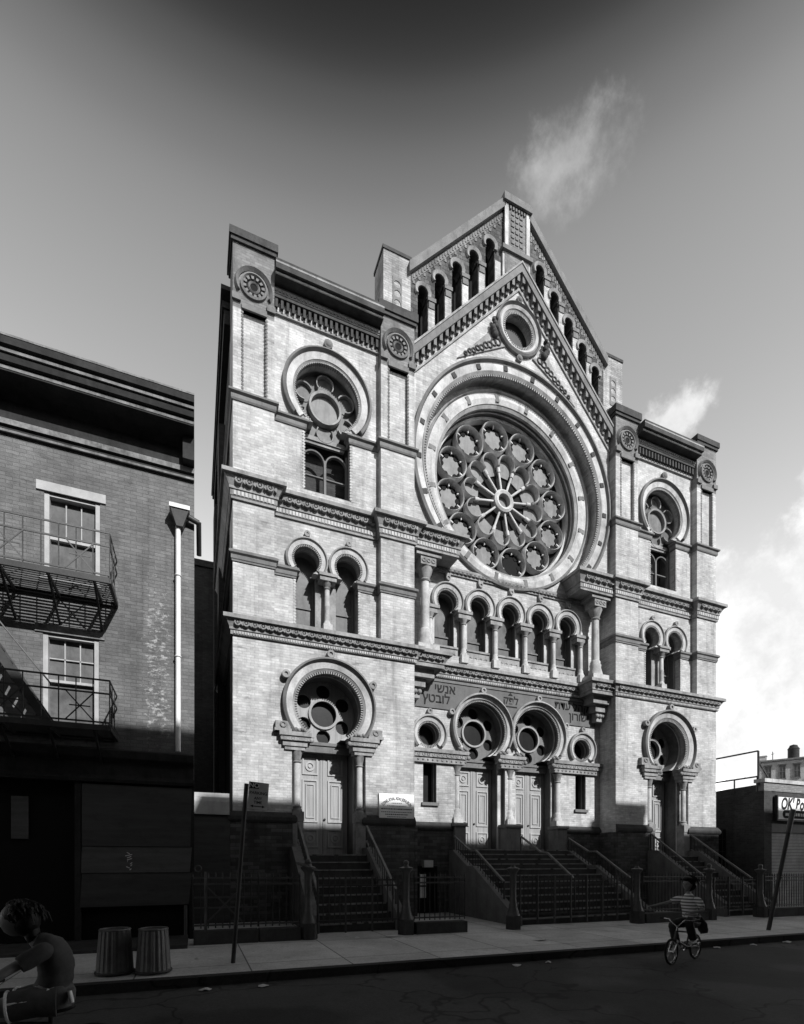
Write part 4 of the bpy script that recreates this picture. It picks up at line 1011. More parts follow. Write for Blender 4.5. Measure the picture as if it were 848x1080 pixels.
# ------------------------------------------------------------------ parking sign, leaning pole
def pole_thing(name, label, cat, base, top, r):
    o = thing(name, label, cat, base); MB().tube((base[0], base[1], base[2] - .05), top, r, 8).build('pole', M['iron'], o); return o
ps = pole_thing('parking_sign', 'leaning dark pole with a NO PARKING ANY TIME plate at the curb', 'street sign', (-9.52, -5.56, gz(-9.5)), (-9.31, -5.56, 2.87), .036)
ax = Vector((.07, 0, 1)).normalized(); sx = Vector((1, 0, -.07)).normalized()
def onsign(u, w, d=0): return Vector((-9.135, -5.605 - d, 2.68)) + sx * u + ax * w
def signbox(mb, u0, u1, w0, w1, d0, d1): return mb.hexa([onsign(u, w, d) for w in (w0, w1) for u, d in ((u0, d0), (u1, d0), (u1, d1), (u0, d1))])
signbox(MB(), -.155, .155, -.215, .215, 0, .008).build('plate', M['signgrey'], ps)
mk = MB(); signbox(mk, -.145, .0, .11, .205, .008, .011)
signbox(mk, -.08, .08, -.178, -.166, .008, .012)
for q in (-1, 1): mk.add([onsign(q * .115, -.172, .011), onsign(q * .07, -.15, .011), onsign(q * .07, -.194, .011)], [(0, 1, 2)])
for body, z, sz in (('PARKING', .04, .066), ('ANY', -.045, .06), ('TIME', -.11, .06)):
    t = text(body, sz, None, '', None, lambda v, z=z: onsign(v.x, z + v.y, .009 + v.z), .002, font_w=.001); mk.add(t.v, t.f)
mk.build('lettering', M['letter'], ps)
t = text('NO', .1, None, '', None, lambda v: onsign(-.073 + v.x, .157 + v.y, .012 + v.z), .002, font_w=.002); MB().add(t.v, t.f).build('lettering', M['white'], ps)
lp = pole_thing('leaning_pole', 'dark street pole leaning far to the right in front of the shop shutter', 'pole', (3.31, -5.65, gz(3.3)), (4.27, -5.65, 2.86), .05)
MB().tube((4.1, -5.65, 2.35), (4.3, -5.65, 2.95), .062, 8).build('pole_sleeve', M['greyiron'], lp)

# ------------------------------------------------------------------ rubbish cans
def can(x, y, label, sc=1):
    g = gz(x); o = thing('rubbish_can', label, 'rubbish can', (x, y, g), 'rubbish cans on the sidewalk')
    n = 40; vs = []; k = 0
    prof = [(.235, .05), (.19, .62)]
    for z, R in ((.05, .235), (.2, .225), (.4, .212), (.62, .195)):
        for i in range(n * 2):
            a = 2 * pi * i / (n * 2); r = R * sc + (.0045 if i % 4 < 2 else -.0045); vs.append((x + r * cos(a), y + r * sin(a), g + z))
    m = n * 2
    fs = [(j * m + i, j * m + (i + 1) % m, (j + 1) * m + (i + 1) % m, (j + 1) * m + i) for j in range(3) for i in range(m)] + [tuple(3 * m + i for i in range(m))]
    MB().add(vs, fs).build('body', M['zinc'], o)
    MB().torus((x, y, g + .035), .24 * sc, .02, 'z', 30, 6).build('rim', M['iron'], o)
    MB().torus((x, y, g + .63), .19 * sc, .016, 'z', 30, 6).build('base_ring', M['zinc'], o)
can(-11.13, -5.8, 'upturned ribbed zinc rubbish can, the left one of the pair')
can(-10.63, -5.9, 'upturned ribbed zinc rubbish can, the right one, nearer the fence', .97)

# ------------------------------------------------------------------ the brick house on the left
YL = -2.6
H = thing('brick_house', 'painted brick row house with heavy dark cornice and boarded shopfront', 'house', (-14, YL, 0))
wins = [(-12.25, 6.98, 8.62), (-12.27, 4.2, 5.95), (-14.7, 6.98, 8.62), (-14.7, 4.2, 5.95), (-17.1, 6.98, 8.62), (-17.1, 4.2, 5.95)]
out = rect(-20, -10.085, 3.3, 9.75)
MB().plate(out, YL, YL + .4, [rect(x - .46, x + .46, a, b) for x, a, b in wins]).build('wall', M['house'], H)
MB().box(-20, -10.085, YL + .42, 6.5, -.3, 10.3).build('house_body', M['sidebrick'], H)
MB().box(-20, -10.085, YL + .1, YL + .42, 9.75, 10.5).build('frieze', M['cornice'], H)
co = MB().mould([(-20, YL), (-10.085, YL)], [(0, 9.5), (.06, 9.5), (.06, 9.6), (.1, 9.62), (.1, 9.72), (.05, 9.74), (.05, 10.1), (.2, 10.2), (.55, 10.24), (.55, 10.34), (.62, 10.36), (.66, 10.56), (.72, 10.58), (.72, 10.74), (0, 10.85)]).build('cornice', M['cornice'], H)
e = MB().box(-20, -10.087, YL - .11, YL - .095, 9.62, 9.72).box(-20, -10.087, YL - .067, YL - .055, 9.51, 9.55).box(-20, -10.087, YL - .56, YL - .545, 10.27, 10.33).box(-20, -10.087, YL - .675, YL - .64, 10.48, 10.53).box(-20, -10.083, YL - .73, YL - .71, 10.71, 10.745)
build_each(e, 'cornice_edge', M['worn'], co)
MB().box(-10.3, -10.083, YL - .3, YL, 9.75, 10.2).box(-13.9, -13.7, YL - .3, YL, 9.75, 10.2); [b_.build('cornice_bracket', M['cornice'], co) for b_ in (MB().box(-10.3, -10.083, YL - .3, YL, 9.75, 10.2), MB().box(-13.9, -13.7, YL - .3, YL, 9.75, 10.2))]
for i, (x, a, b) in enumerate(wins):
    w = MB().box(x - .46, x + .46, YL + .16, YL + .2, a, b).build('window', M['glass'], H)
    m_ = (a + b) / 2
    fr = MB().box(x - .46, x - .38, YL + .02, YL + .16, a, b).box(x + .38, x + .46, YL + .02, YL + .16, a, b).box(x - .38, x + .38, YL + .03, YL + .16, b - .06, b).box(x - .38, x + .38, YL + .05, YL + .16, a, a + .06)
    fr.box(x - .38, x + .38, YL + .08, YL + .16, m_ - .025, m_ + .025)
    for k in (-1, 1): fr.box(x + k * .127 - .01, x + k * .127 + .01, YL + .12, YL + .16, m_, b - .06)
    if i % 2: fr.box(x - .38, x + .38, YL + .12, YL + .16, (m_ + b) / 2 - .01, (m_ + b) / 2 + .01)
    fr.build('window_frame', M['frame'], w)
    MB().box(x - .58, x + .56, YL - .03, YL + .1, b, b + .17).build('lintel', M['worn'] if i % 2 else M['frame'], w)
    MB().box(x - .52, x + .52, YL - .06, YL + .1, a - .09, a).build('window_sill', M['frame'], w)
# down pipe with its hopper head
dp = MB().poly([(-10.39, YL - .1, 3.86), (-10.39, YL - .1, 8.45)], .05, 12)
dp.torus((-10.39, YL - .1, 7.45), .055, .015, 'z', 14, 6).torus((-10.39, YL - .1, 5.8), .055, .015, 'z', 14, 6)
dp = dp.build('down_pipe', M['whitepaint'], H)
hx, hy = -10.36, YL - .15
MB().hexa([(hx - .06, hy - .05, 8.42), (hx + .06, hy - .05, 8.42), (hx + .06, hy + .1, 8.42), (hx - .06, hy + .1, 8.42), (hx - .17, hy - .13, 8.72), (hx + .17, hy - .13, 8.72), (hx + .17, hy + .14, 8.72), (hx - .17, hy + .14, 8.72)]).build('hopper', M['greyiron'], dp)
MB().box(hx - .19, hx + .19, hy - .15, hy + .14, 8.72, 8.8).build('hopper_rim', M['whitepaint'], dp)
MB().tube((hx + .1, hy + .02, 8.7), (-10.0, hy + .05, 8.62), .055, 10).tube((-10.0, hy + .05, 8.64), (-9.99, hy + .5, 8.2), .05, 10).build('pipe_branch', M['iron'], dp)
# shopfront
sc_ = MB().mould([(-20, YL), (-10.1, YL)], [(0, 3.16), (.16, 3.16), (.18, 3.22), (.12, 3.3), (.12, 3.56), (.26, 3.62), (.3, 3.76), (0, 3.84)]).build('shop_cornice', M['cornice'], H)
MB().box(-20, -12.2, YL + .15, YL + .2, .1, 3.2).build('shopfront', M['void'], H)
MB().box(-12.14, -10.12, YL + .02, YL + .3, -.1, 3.2).build('shop_backing', M['void'], H)
build_each(MB().box(-12.2, -12.1, YL - .1, YL + .2, -.1, 3.16).box(-10.18, -10.09, YL - .1, YL + .3, -.1, 3.16), 'shop_pilaster', M['cornice'], H)
for z0, z1, mt, dx in ((1.92, 3.12, 'ply', 0), (1.4, 1.91, 'ply2', .01), (.74, 1.39, 'ply', .03)):
    MB().hexa([(-12.08 - dx, YL - .12, z0), (-10.13 - .03 - dx, YL - .12, z0), (-10.16 - dx, YL - .09, z0), (-12.08 - dx, YL - .09, z0), (-12.08, YL - .1, z1), (-10.13, YL - .1, z1), (-10.13, YL - .07, z1), (-12.08, YL - .07, z1)]).build('plywood_board', M[mt], H)
gr = MB()
for k in range(9): gr.bar((-11.3 + random.uniform(-.06, .06), YL - .125, 1.45 + k * .04), (-11.27 + random.uniform(-.06, .06), YL - .125, 1.48 + k * .04), .004, .014)
gr.build('scrawl', M['paper'], H)
MB().box(-13.25, -12.98, YL + .1, YL + .13, 2.05, 2.85).build('shop_poster', M['ply2'], H)
MB().tube((-10.25, YL - .1, 0), (-10.25, YL - .1, .72), .035, 8).build('standpipe', M['greyiron'], H)
MB().box(-20, -10.2, -3.9, YL, -.2, .1).build('cellar_step', M['steps'], H)
# fire escape
FE = thing('fire_escape', 'black iron fire escape with two balconies and a steep stair on the brick house', 'fire escape', (-12.8, YL - .5, 5))
def balcony(z, x0, x1):
    p = MB(); y0, y1 = YL - .95, YL - .02
    p.bar((x0, y0, z), (x1, y0, z), .05, .1).bar((x0, y1, z), (x1, y1, z), .05, .08).bar((x1, y0, z), (x1, y1, z), .05, .08)
    for k in range(11): p.bar((x0, y0 + (k + .5) * (y1 - y0) / 11, z + .02), (x1, y0 + (k + .5) * (y1 - y0) / 11, z + .02), .035, .015)
    for x in (x1 - .25, x1 - .95, x1 - 1.65, x1 - 2.4): p.bar((x, y0, z - .03), (x, y1, z - .03), .04, .05); p.bar((x, y0 + .1, z - .04), (x, y1, z - .55), .035, .04)
    p = p.build('platform', M['iron'], FE)
    r = MB(); hh = .86
    for zz in (hh, hh * .72, .1): 
        r.bar((x0, y0, z + zz), (x1, y0, z + zz), .02, .028); r.bar((x1, y0, z + zz), (x1, y1, z + zz), .02, .028)
    x = x1; k = 0
    while x > x0:
        r.tube((x, y0, z), (x, y0, z + hh), .011, 5); x -= .26
    xx = x1 - .2
    while xx > x0 + .6:
        for d in (-1, 1): r.bar((xx - .26 - .22 * d, y0 - .01, z + .1), (xx - .26 + .22 * d, y0 - .01, z + hh * .72), .012, .02)
        r.bar((xx - .42, y0 - .012, z + hh * .42), (xx - .1, y0 - .012, z + hh * .42), .012, .02); xx -= 1.04
    for yy in (y0 + .3, y0 + .6): r.tube((x1, yy, z), (x1, yy, z + hh), .011, 5)
    r.bar((x1, y0, z + hh), (x1, y1 - .2, z + .1), .015, .03)
    return p, r
p, r = balcony(6.68, -16.5, -11.5); r.build('railing', M['greyiron'], FE)
p, r = balcony(4.02, -16.5, -11.5); r.build('railing', M['iron'], FE)
s_ = MB(); a, b = Vector((-14.1, YL - .75, 6.7)), Vector((-12.5, YL - .75, 4.1))
for dy in (0, .5): s_.bar(a + Vector((0, dy, 0)), b + Vector((0, dy, 0)), .03, .14)
for k in range(13):
    q = a.lerp(b, (k + .5) / 13); s_.box(q.x - .1, q.x + .06, q.y, q.y + .5, q.z - .01, q.z + .01)
s_.build('stair', M['iron'], FE)
MB().tube((-13.6, YL - .8, 6.3), (-12.42, YL - .8, 4.75), .014, 6).build('stair_rail', M['greyiron'], FE)

# ------------------------------------------------------------------ the alley between
ag = thing('alley_gate', 'dark boarded alley gate with a pale rounded coping between the two buildings', 'gate', (-9.6, -.1, 0))
MB().box(-10.2, -9.22, -.1, 0, -.2, 2.85).build('boarding', M['ply'], ag)
pr = [(-.17, 2.82), (-.17, 3.15), (-.14, 3.25), (-.06, 3.3), (-.06, 3.38), (.1, 3.38), (.1, 2.82)]
MB().plate(pr, -10.2, -9.24, swap=lambda a, b_, c: (b_, a, c)).build('coping', M['frame'], ag)
tag(MB().box(-13, -8.2, 12, 20, -.3, 15.6).box(-13.1, -8.2, 11.9, 20, 15.6, 15.9).build('rear_building', M['sidebrick']), 'dark rear building seen down the gap between house and synagogue', 'building')

# ------------------------------------------------------------------ corner shop on the right with billboard
SXL, SY0 = 10.0, -1.31
SH = thing('corner_shop', 'low dark brick corner shop with a painted sign and a steel shutter', 'shop', (13, SY0, 0))
MB().hexa([(SXL, SY0 + .3, -.6), (26, SY0 + .3, -.6), (26, 8, -.6), (SXL, 8, -.6), (SXL, SY0 + .3, 4.55), (26, SY0 + .3, 4.55), (26, 8, 4.3), (SXL, 8, 4.3)]).build('side_wall', M['shop'], SH)
MB().box(SXL, 26, SY0, SY0 + .3, 4.3, 4.62).build('parapet', M['shoplight'], SH)
MB().box(SXL - .05, 26, SY0 - .06, SY0 + .36, 4.62, 4.76).build('coping', M['stone'], SH)
MB().box(SXL, SXL + .45, SY0, SY0 + .3, -.6, 4.3).box(SXL + .45, 26, SY0 + .03, SY0 + .3, 3.05, 4.3).build('front_wall', M['shop'], SH)
sh = MB(); z = -.3
while z < 2.75:
    sh.hexa([(SXL + .45, SY0 + .12, z), (17, SY0 + .12, z), (17, SY0 + .18, z), (SXL + .45, SY0 + .18, z), (SXL + .45, SY0 + .08, z + .11), (17, SY0 + .08, z + .11), (17, SY0 + .18, z + .11), (SXL + .45, SY0 + .18, z + .11)]); z += .125
sh.build('shutter', M['shutter'], SH)
MB().box(SXL + .45, 17, SY0 + .02, SY0 + .2, 2.72, 3.05).build('shutter_box', M['iron'], SH)
sg = MB().box(SXL + .62, 13.8, SY0 - .12, SY0, 3.2, 4.1).build('shop_sign', M['white'], SH)
MB().plate(rect(SXL + .58, 13.84, 3.16, 4.14), SY0 - .13, SY0 - .02, [rect(SXL + .64, 13.78, 3.22, 4.08)]).build('sign_frame', M['iron'], sg)
lt = MB(); t = text("OK' Bo", .62, None, '', None, lambda v: (v.x * .74 + v.y * .2, SY0 - .122 - v.z, 3.8 + v.y), .004, font_w=.022); x_ = 10.82 - min(p[0] for p in t.v); lt.add([(p[0] + x_, p[1], p[2]) for p in t.v], t.f)
lt.build('lettering', M['letter'], sg)
n = 10; cap = [(13.4 + .16 * cos(-pi / 2 + pi * i / n), 3.42 + .16 * sin(-pi / 2 + pi * i / n)) for i in range(n + 1)] + [(11.06 + .16 * cos(pi / 2 + pi * i / n), 3.42 + .16 * sin(pi / 2 + pi * i / n)) for i in range(n + 1)]
MB().plate(cap, SY0 - .128, SY0 - .118).build('sign_band', M['letter'], sg)
lw = MB()
for k in range(22): lw.box(11.06 + k * .105, 11.06 + k * .105 + random.uniform(.04, .08), SY0 - .134, SY0 - .127, 3.36, 3.47)
lw.build('lettering', M['white'], sg)
gl = MB().box(SXL - .03, SXL, .2, 1.6, .2, 2.9).build('side_window', M['void'], SH)
gb = MB()
for k in range(6): gb.tube((SXL - .05, .3 + k * .23, .2), (SXL - .05, .3 + k * .23, 2.9), .012, 5)
for k in range(5): gb.bar((SXL - .05, .2, .5 + k * .5), (SXL - .05, 1.6, .5 + k * .5), .015, .02)
gb.build('window_grille', M['iron'], gl)
BB = thing('sign_frame', 'empty dark iron sign frame standing on the roof edge of the corner shop', 'sign frame', (SXL, 1, 4.6))
bz0, bz1 = 4.86, 5.84
MB().bar((SXL - .03, SY0 + .2, bz1), (SXL - .03, 6, bz1), .07, .05).bar((SXL - .03, SY0 + .2, bz0), (SXL - .03, 6, bz0), .07, .05).bar((SXL - .02, SY0 + .2, 4.5), (SXL - .02, SY0 + .2, bz1), .05, .06).build('frame', M['iron'], BB)
lb = MB()
for k in range(7): lb.bar((SXL, SY0 + .25 + k * .9, 4.3), (SXL, SY0 + .25 + k * .9, bz0), .04, .04)
for k in range(5): lb.bar((SXL - .03, SY0 + .5 + k * .75, bz0 - .02), (SXL - .35, SY0 + .5 + k * .75, bz0 - .02), .02, .02)
lb.bar((SXL + .1, SY0 + .25, 5.4), (SXL + .9, SY0 + .25, 4.6), .04, .04)
for k in range(4): lb.tube((SXL - .05, 2.45, bz0 + .12 + k * .22), (SXL - .16, 2.45, bz0 + .12 + k * .22), .04, 6)
build_each(lb, 'bracket', M['iron'], BB)
# far tenement with a water tank
A_ = Vector((72.1, 38.9)); e_f = Vector((.504, -.864)); m_f = Vector((.864, .504))   # it stands askew, along a cross street
def far(mb): return mb.xf(lambda v: (A_.x + e_f.x * v.x + m_f.x * v.y, A_.y + e_f.y * v.x + m_f.y * v.y, v.z))
FT = thing('far_tenement', 'pale tenement standing far behind the shop roof, a row of dark windows under its cornice', 'tenement', (A_.x, A_.y, 0))
far(MB().box(.1, 30, 0, 14, -2, 16.9)).build('wall', M['far'], FT)
far(MB().box(-.1, 30.2, -.45, 14, 16.9, 17.15)).build('cornice', M['brown'], FT)
far(MB().box(.1, 1.0, .5, 1.4, 17.15, 17.9).box(.02, 1.08, .42, 1.48, 17.9, 18.05)).build('chimney', M['far'], FT)
for k in range(12):
    x = 1.2 + k * 1.78
    w = far(MB().box(x - .42, x + .42, -.03, .05, 14.2, 16.2)).build('window', M['glass'], FT)
    far(MB().box(x - .52, x + .52, -.16, 0, 16.2, 16.4).box(x - .42, x + .42, -.08, -.03, 15.2, 15.28).box(x - .03, x + .03, -.08, -.03, 14.2, 16.2).box(x - .5, x + .5, -.16, 0, 14.05, 14.2).box(x - .42, x - .36, -.1, -.03, 14.2, 16.2).box(x + .36, x + .42, -.1, -.03, 14.2, 16.2)).build('window_frame', M['brown'], w)
tk = A_ + e_f * 4.35 + m_f * 3
WT = thing('water_tank', 'dark round water tank on the roof of the far tenement', 'water tank', (tk.x, tk.y, 17.1))
MB().lathe(tk.x, tk.y, [(.75, 17.5), (.75, 19.0)], 18).build('tank', M['cornice'], WT)
MB().lathe(tk.x, tk.y, [(.82, 19.0), (.55, 19.4), (.5, 19.6), (.05, 19.75)], 18).build('tank_roof', M['cornice'], WT)
MB().tube((tk.x - .5, tk.y - .4, 17.1), (tk.x - .5, tk.y - .4, 17.5), .08, 6).tube((tk.x + .5, tk.y + .4, 17.1), (tk.x + .5, tk.y + .4, 17.5), .08, 6).box(tk.x - .7, tk.x + .7, tk.y - .6, tk.y + .6, 17.42, 17.5).build('tank_stand', M['iron'], WT)
ae = A_ + e_f * 1.75 + m_f * 1.5
tag(MB().tube((ae.x, ae.y, 17.0), (ae.x, ae.y, 18.7), .06, 6).box(ae.x - .03, ae.x + .03, ae.y - .25, ae.y + .25, 18.3, 18.36).build('roof_aerial', M['iron']), 'thin aerial pole on the far tenement roof, left of the water tank', 'aerial')

# ------------------------------------------------------------------ the row across the street (its roofs shade the pavement)
def opp(label, x0, x1, h, y=-19.5):
    o = thing('tenement', label, 'tenement', ((x0 + x1) / 2, y, 0))
    MB().box(x0, x1, y - 11, y, -1, h - .35).build('wall', M['sidebrick'], o)
    MB().box(x0, x1, y - 11, y + .25, h - .35, h).build('cornice', M['dark'], o)
    x = x0 + 1.2
    while x < x1 - .8:
        z = 4.4
        while z < h - 2:
            w = MB().box(x - .45, x + .45, y, y + .03, z, z + 1.6).build('window', M['darkglass'], o)
            MB().box(x - .55, x + .55, y, y + .1, z - .1, z).box(x - .55, x + .55, y, y + .08, z + 1.6, z + 1.8).build('lintel', M['moulding'], w); z += 3
        x += 2.1
SUN = Vector((.30, -1, .70))
opp('long brick tenement across the street, facing the painted brick house', -42, -4.2, 16.0)
opp('brick tenement across the street, facing the left synagogue door', -4.2, 9.6, 16.75)
opp('narrow taller brick tenement across the street', 9.6, 11.2, 17.2)
opp('lower brick tenement across the street, facing the corner shop', 11.2, 40, 16.1)

# ------------------------------------------------------------------ people and bicycles
def skin_mesh(joints, edges, root, levels=2, folds=0):
    """joints: {name: ((x,y,z), r)}; grows one continuous surface over the skeleton"""
    keys = list(joints); idx = {k: i for i, k in enumerate(keys)}
    me = bpy.data.meshes.new('sk'); me.from_pydata([joints[k][0] for k in keys], [(idx[a], idx[b]) for a, b in edges], [])
    ob = bpy.data.objects.new('sk', me); COL.objects.link(ob)
    ob.modifiers.new('s', 'SKIN'); sub = ob.modifiers.new('b', 'SUBSURF'); sub.levels = levels; sub.render_levels = levels
    sv = me.skin_vertices[0].data
    for k in keys:
        r = joints[k][1]; r = (r, r) if not isinstance(r, tuple) else r
        sv[idx[k]].radius = r; sv[idx[k]].use_root = (k == root); sv[idx[k]].use_loose = False
    dg = bpy.context.evaluated_depsgraph_get(); dg.update()
    out = bpy.data.meshes.new_from_object(ob.evaluated_get(dg))
    vs = [tuple(v.co) for v in out.vertices]
    if folds:
        from mathutils import noise as mn
        vs = [tuple(v.co + v.normal * folds * (mn.noise(Vector((v.co.x * 14, v.co.y * 14, v.co.z * 22 + v.co.x * 9))) + .6 * mn.noise(v.co * 31))) for v in out.vertices]
    fs = [tuple(p.vertices) for p in out.polygons]
    bpy.data.objects.remove(ob); bpy.data.meshes.remove(me); bpy.data.meshes.remove(out)
    return vs, fs
def loft(pts, n=22, side=(0, 1, 0), folds=.006, sub=5, seed=0.):
    """smooth closed sleeve of cloth through (position, half-width, half-depth) rings"""
    from mathutils import noise as mn
    P = [Vector(p[0]) for p in pts]; W = [(p[1], p[2]) for p in pts]; m = len(P); R_ = []
    def cr(a, b, c, d, t): return .5 * ((2 * b) + (c - a) * t + (2 * a - 5 * b + 4 * c - d) * t * t + (3 * b - a - 3 * c + d) * t ** 3)
    for i in range(m - 1):
        q = [P[max(i - 1, 0)], P[i], P[i + 1], P[min(i + 2, m - 1)]]; w = [W[max(i - 1, 0)], W[i], W[i + 1], W[min(i + 2, m - 1)]]
        for k in range(sub + (1 if i == m - 2 else 0)):
            t = k / sub; R_.append((cr(*q, t), cr(w[0][0], w[1][0], w[2][0], w[3][0], t), cr(w[0][1], w[1][1], w[2][1], w[3][1], t)))
    mb = MB(); vs = []; K = len(R_)
    for i, (c, a, b) in enumerate(R_):
        tg = (R_[min(i + 1, K - 1)][0] - R_[max(i - 1, 0)][0]).normalized(); sd = Vector(side); sd = (sd - tg * sd.dot(tg)).normalized(); ot = tg.cross(sd)
        for j in range(n):
            th = 2 * pi * j / n; d = sd * (cos(th) * a) + ot * (sin(th) * b); p = c + d
            f = mn.noise(Vector((p.x * 11 + seed, p.y * 11, p.z * 26 + p.x * 12))) + .5 * mn.noise(p * 34)
            vs.append(p + d.normalized() * folds * f)
    fs = [(i * n + j, i * n + (j + 1) % n, (i + 1) * n + (j + 1) % n, (i + 1) * n + j) for i in range(K - 1) for j in range(n)]
    fs += [tuple(reversed(range(n))), tuple((K - 1) * n + j for j in range(n))]
    return mb.add(vs, fs, True)
def join(*ms):
    o = MB()
    for m in ms: o.add(m.v, m.f, True)
    return o
def place(loc, yaw, k=1.):
    c, s = cos(yaw) * k, sin(yaw) * k
    return lambda p: (loc[0] + c * p[0] - s * p[1], loc[1] + s * p[0] + c * p[1], loc[2] + p[2] * k)
def bicycle(label, loc, yaw, R=.235, wb=.93, seat_h=.66, k=1.):
    o = thing('bicycle', label, 'bicycle', loc); T = place(loc, yaw, k)
    def B(mb, name, mat, par): return mb.xf(lambda v: T(v)).build(name, mat, par)
    rx, fx_ = -wb * .45, wb * .55; bbx = rx + .36
    for x in (rx, fx_):
        w = B(MB().torus((x, 0, R), R - .022, .022, n=36, m=8), 'wheel', M['rubber'], o)
        B(MB().torus((x, 0, R), R - .048, .013, n=36, m=6), 'rim', M['chrome'], w)
        sp = MB()
        for k in range(14):
            a = 2 * pi * k / 14; sp.tube((x, .02 * (-1) ** k, R), (x + (R - .05) * cos(a), 0, R + (R - .05) * sin(a)), .003, 4)
        sp.tube((x, -.05, R), (x, .05, R), .022, 8); B(sp, 'spokes', M['chrome'], w)
    ht, hb = (fx_ - .19, 0, .58), (fx_ - .13, 0, .44); bb = (bbx, 0, .27); stp = (rx + .24, 0, .52)
    f = MB().tube(ht, hb, .022).tube(stp, ht, .016).tube(bb, hb, .018).tube(bb, stp, .016)
    for y in (-.045, .045): f.tube((rx, y, R), bb, .01, 6).tube((rx, y, R), (stp[0], stp[1], stp[2] - .02), .009, 6)
    B(f, 'frame', M['greyiron'], o)
    fk = MB()
    for y in (-.05, .05): fk.tube((fx_, y, R), (hb[0], y, hb[2] - .03), .012, 6)
    fk.tube((hb[0], -.05, hb[2] - .03), (hb[0], .05, hb[2] - .03), .014, 6); B(fk, 'fork', M['chrome'], o)
    hz = ht[2] + .2
    h = MB().tube(ht, (ht[0] - .03, 0, ht[2] + .07), .013).poly([(ht[0] - .03, 0, ht[2] + .07), (ht[0] - .0, -.1, hz - .04), (ht[0] - .03, -.13, hz), (ht[0] - .1, -.27, hz)], .011).poly([(ht[0] - .03, 0, ht[2] + .07), (ht[0], .1, hz - .04), (ht[0] - .03, .13, hz), (ht[0] - .1, .27, hz)], .011)
    h = B(h, 'handlebar', M['chrome'], o)
    for q in (-1, 1): B(MB().tube((ht[0] - .1, q * .27, hz), (ht[0] - .15, q * .36, hz), .017), 'grip', M['rubber'], h)
    B(MB().ball((stp[0] - .02, 0, seat_h - .03), .1, sc=(1.3, .75, .38)).tube(stp, (stp[0], 0, seat_h - .04), .013), 'saddle', M['rubber'], o)
    cr = MB().torus((bb[0], -.05, bb[2]), .075, .008, n=20, m=5)
    cr.tube((bb[0], -.06, bb[2]), (bb[0] + .12, -.07, bb[2] - .06), .01, 6).tube((bb[0], .06, bb[2]), (bb[0] - .12, .07, bb[2] + .06), .01, 6)
    cr.box(bb[0] + .07, bb[0] + .17, -.17, -.08, bb[2] - .075, bb[2] - .05).box(bb[0] - .17, bb[0] - .07, .08, .17, bb[2] + .05, bb[2] + .075)
    B(cr, 'crank', M['chrome'], o)
    return o, T
def hand(J, E, wrist, direction, side, pre, curl=.4, s=1.):
    """palm, four unequal bent fingers and a thumb leaving the side of the palm"""
    w = Vector(wrist); d = Vector(direction).normalized(); up = Vector((0, 0, 1)); sd = d.cross(up).normalized() * side; dn = sd.cross(d).normalized() * side
    pk = pre + 'palm'; J[pk] = (tuple(w + d * .045 * s), (.027 * s, .016 * s)); E.append((pre, pk))
    for i, (off, ln) in enumerate(((.024, .062), (.008, .07), (-.008, .064), (-.024, .05))):
        a = w + d * .078 * s + sd * off * s; b = a + d * ln * .5 * s - up * curl * .02 * s; c = b + d * ln * .4 * s - up * curl * .05 * s
        for k, p in enumerate((a, b, c)): J['%sf%d%d' % (pre, i, k)] = (tuple(p), .0085 * s)
        E += [(pk, '%sf%d0' % (pre, i)), ('%sf%d0' % (pre, i), '%sf%d1' % (pre, i)), ('%sf%d1' % (pre, i), '%sf%d2' % (pre, i))]
    a = w + d * .035 * s + sd * .032 * s; b = a + d * .03 * s + sd * .018 * s - up * .008 * s
    J[pre + 't0'] = (tuple(a), .011 * s); J[pre + 't1'] = (tuple(b), .009 * s); E += [(pk, pre + 't0'), (pre + 't0', pre + 't1')]
def head(mb, c, fwd, r=.1, tilt=0):
    """ovoid head with brow, nose, mouth, chin and ears, joined to the body surface"""
    f = Vector(fwd).normalized(); up = Vector((0, 0, 1)); f = (f - up * 0).normalized(); sd = f.cross(up).normalized(); upv = sd.cross(f)
    h = MB().ball((0, 0, 0), 1, 20, 16)
    def shape(v):
        x, y, z = v
        w = .74 if z > -.2 else .74 - .32 * min(1, (-.2 - z) / .8)
        fx2 = x * (.92 if z > -.3 else .92 - .12 * (-.3 - z))
        if x > .6:
            fx2 += .06 * math.exp(-((z - .12) / .12) ** 2) * -1 if abs(abs(y) - .32) < .2 and False else 0
            fx2 += .2 * math.exp(-(y / .13) ** 2 - ((z + .12) / .16) ** 2)      # nose
            fx2 -= .07 * math.exp(-((abs(y) - .33) / .14) ** 2 - ((z - .06) / .1) ** 2)  # eye sockets
            fx2 -= .04 * math.exp(-(y / .3) ** 2 - ((z + .45) / .05) ** 2)     # mouth line
            fx2 += .05 * math.exp(-(y / .2) ** 2 - ((z + .72) / .12) ** 2)     # chin
        return Vector((fx2, y * w, z * 1.2))
    h.xf(shape)
    h.ball((.0, .74, 0), .14, 8, 6, (.7, .4, 1)).ball((.0, -.74, 0), .14, 8, 6, (.7, .4, 1))
    C = Vector(c); h.xf(lambda v: C + (f * v.x + sd * v.y + upv * v.z) * r)
    mb.add(h.v, h.f, True)
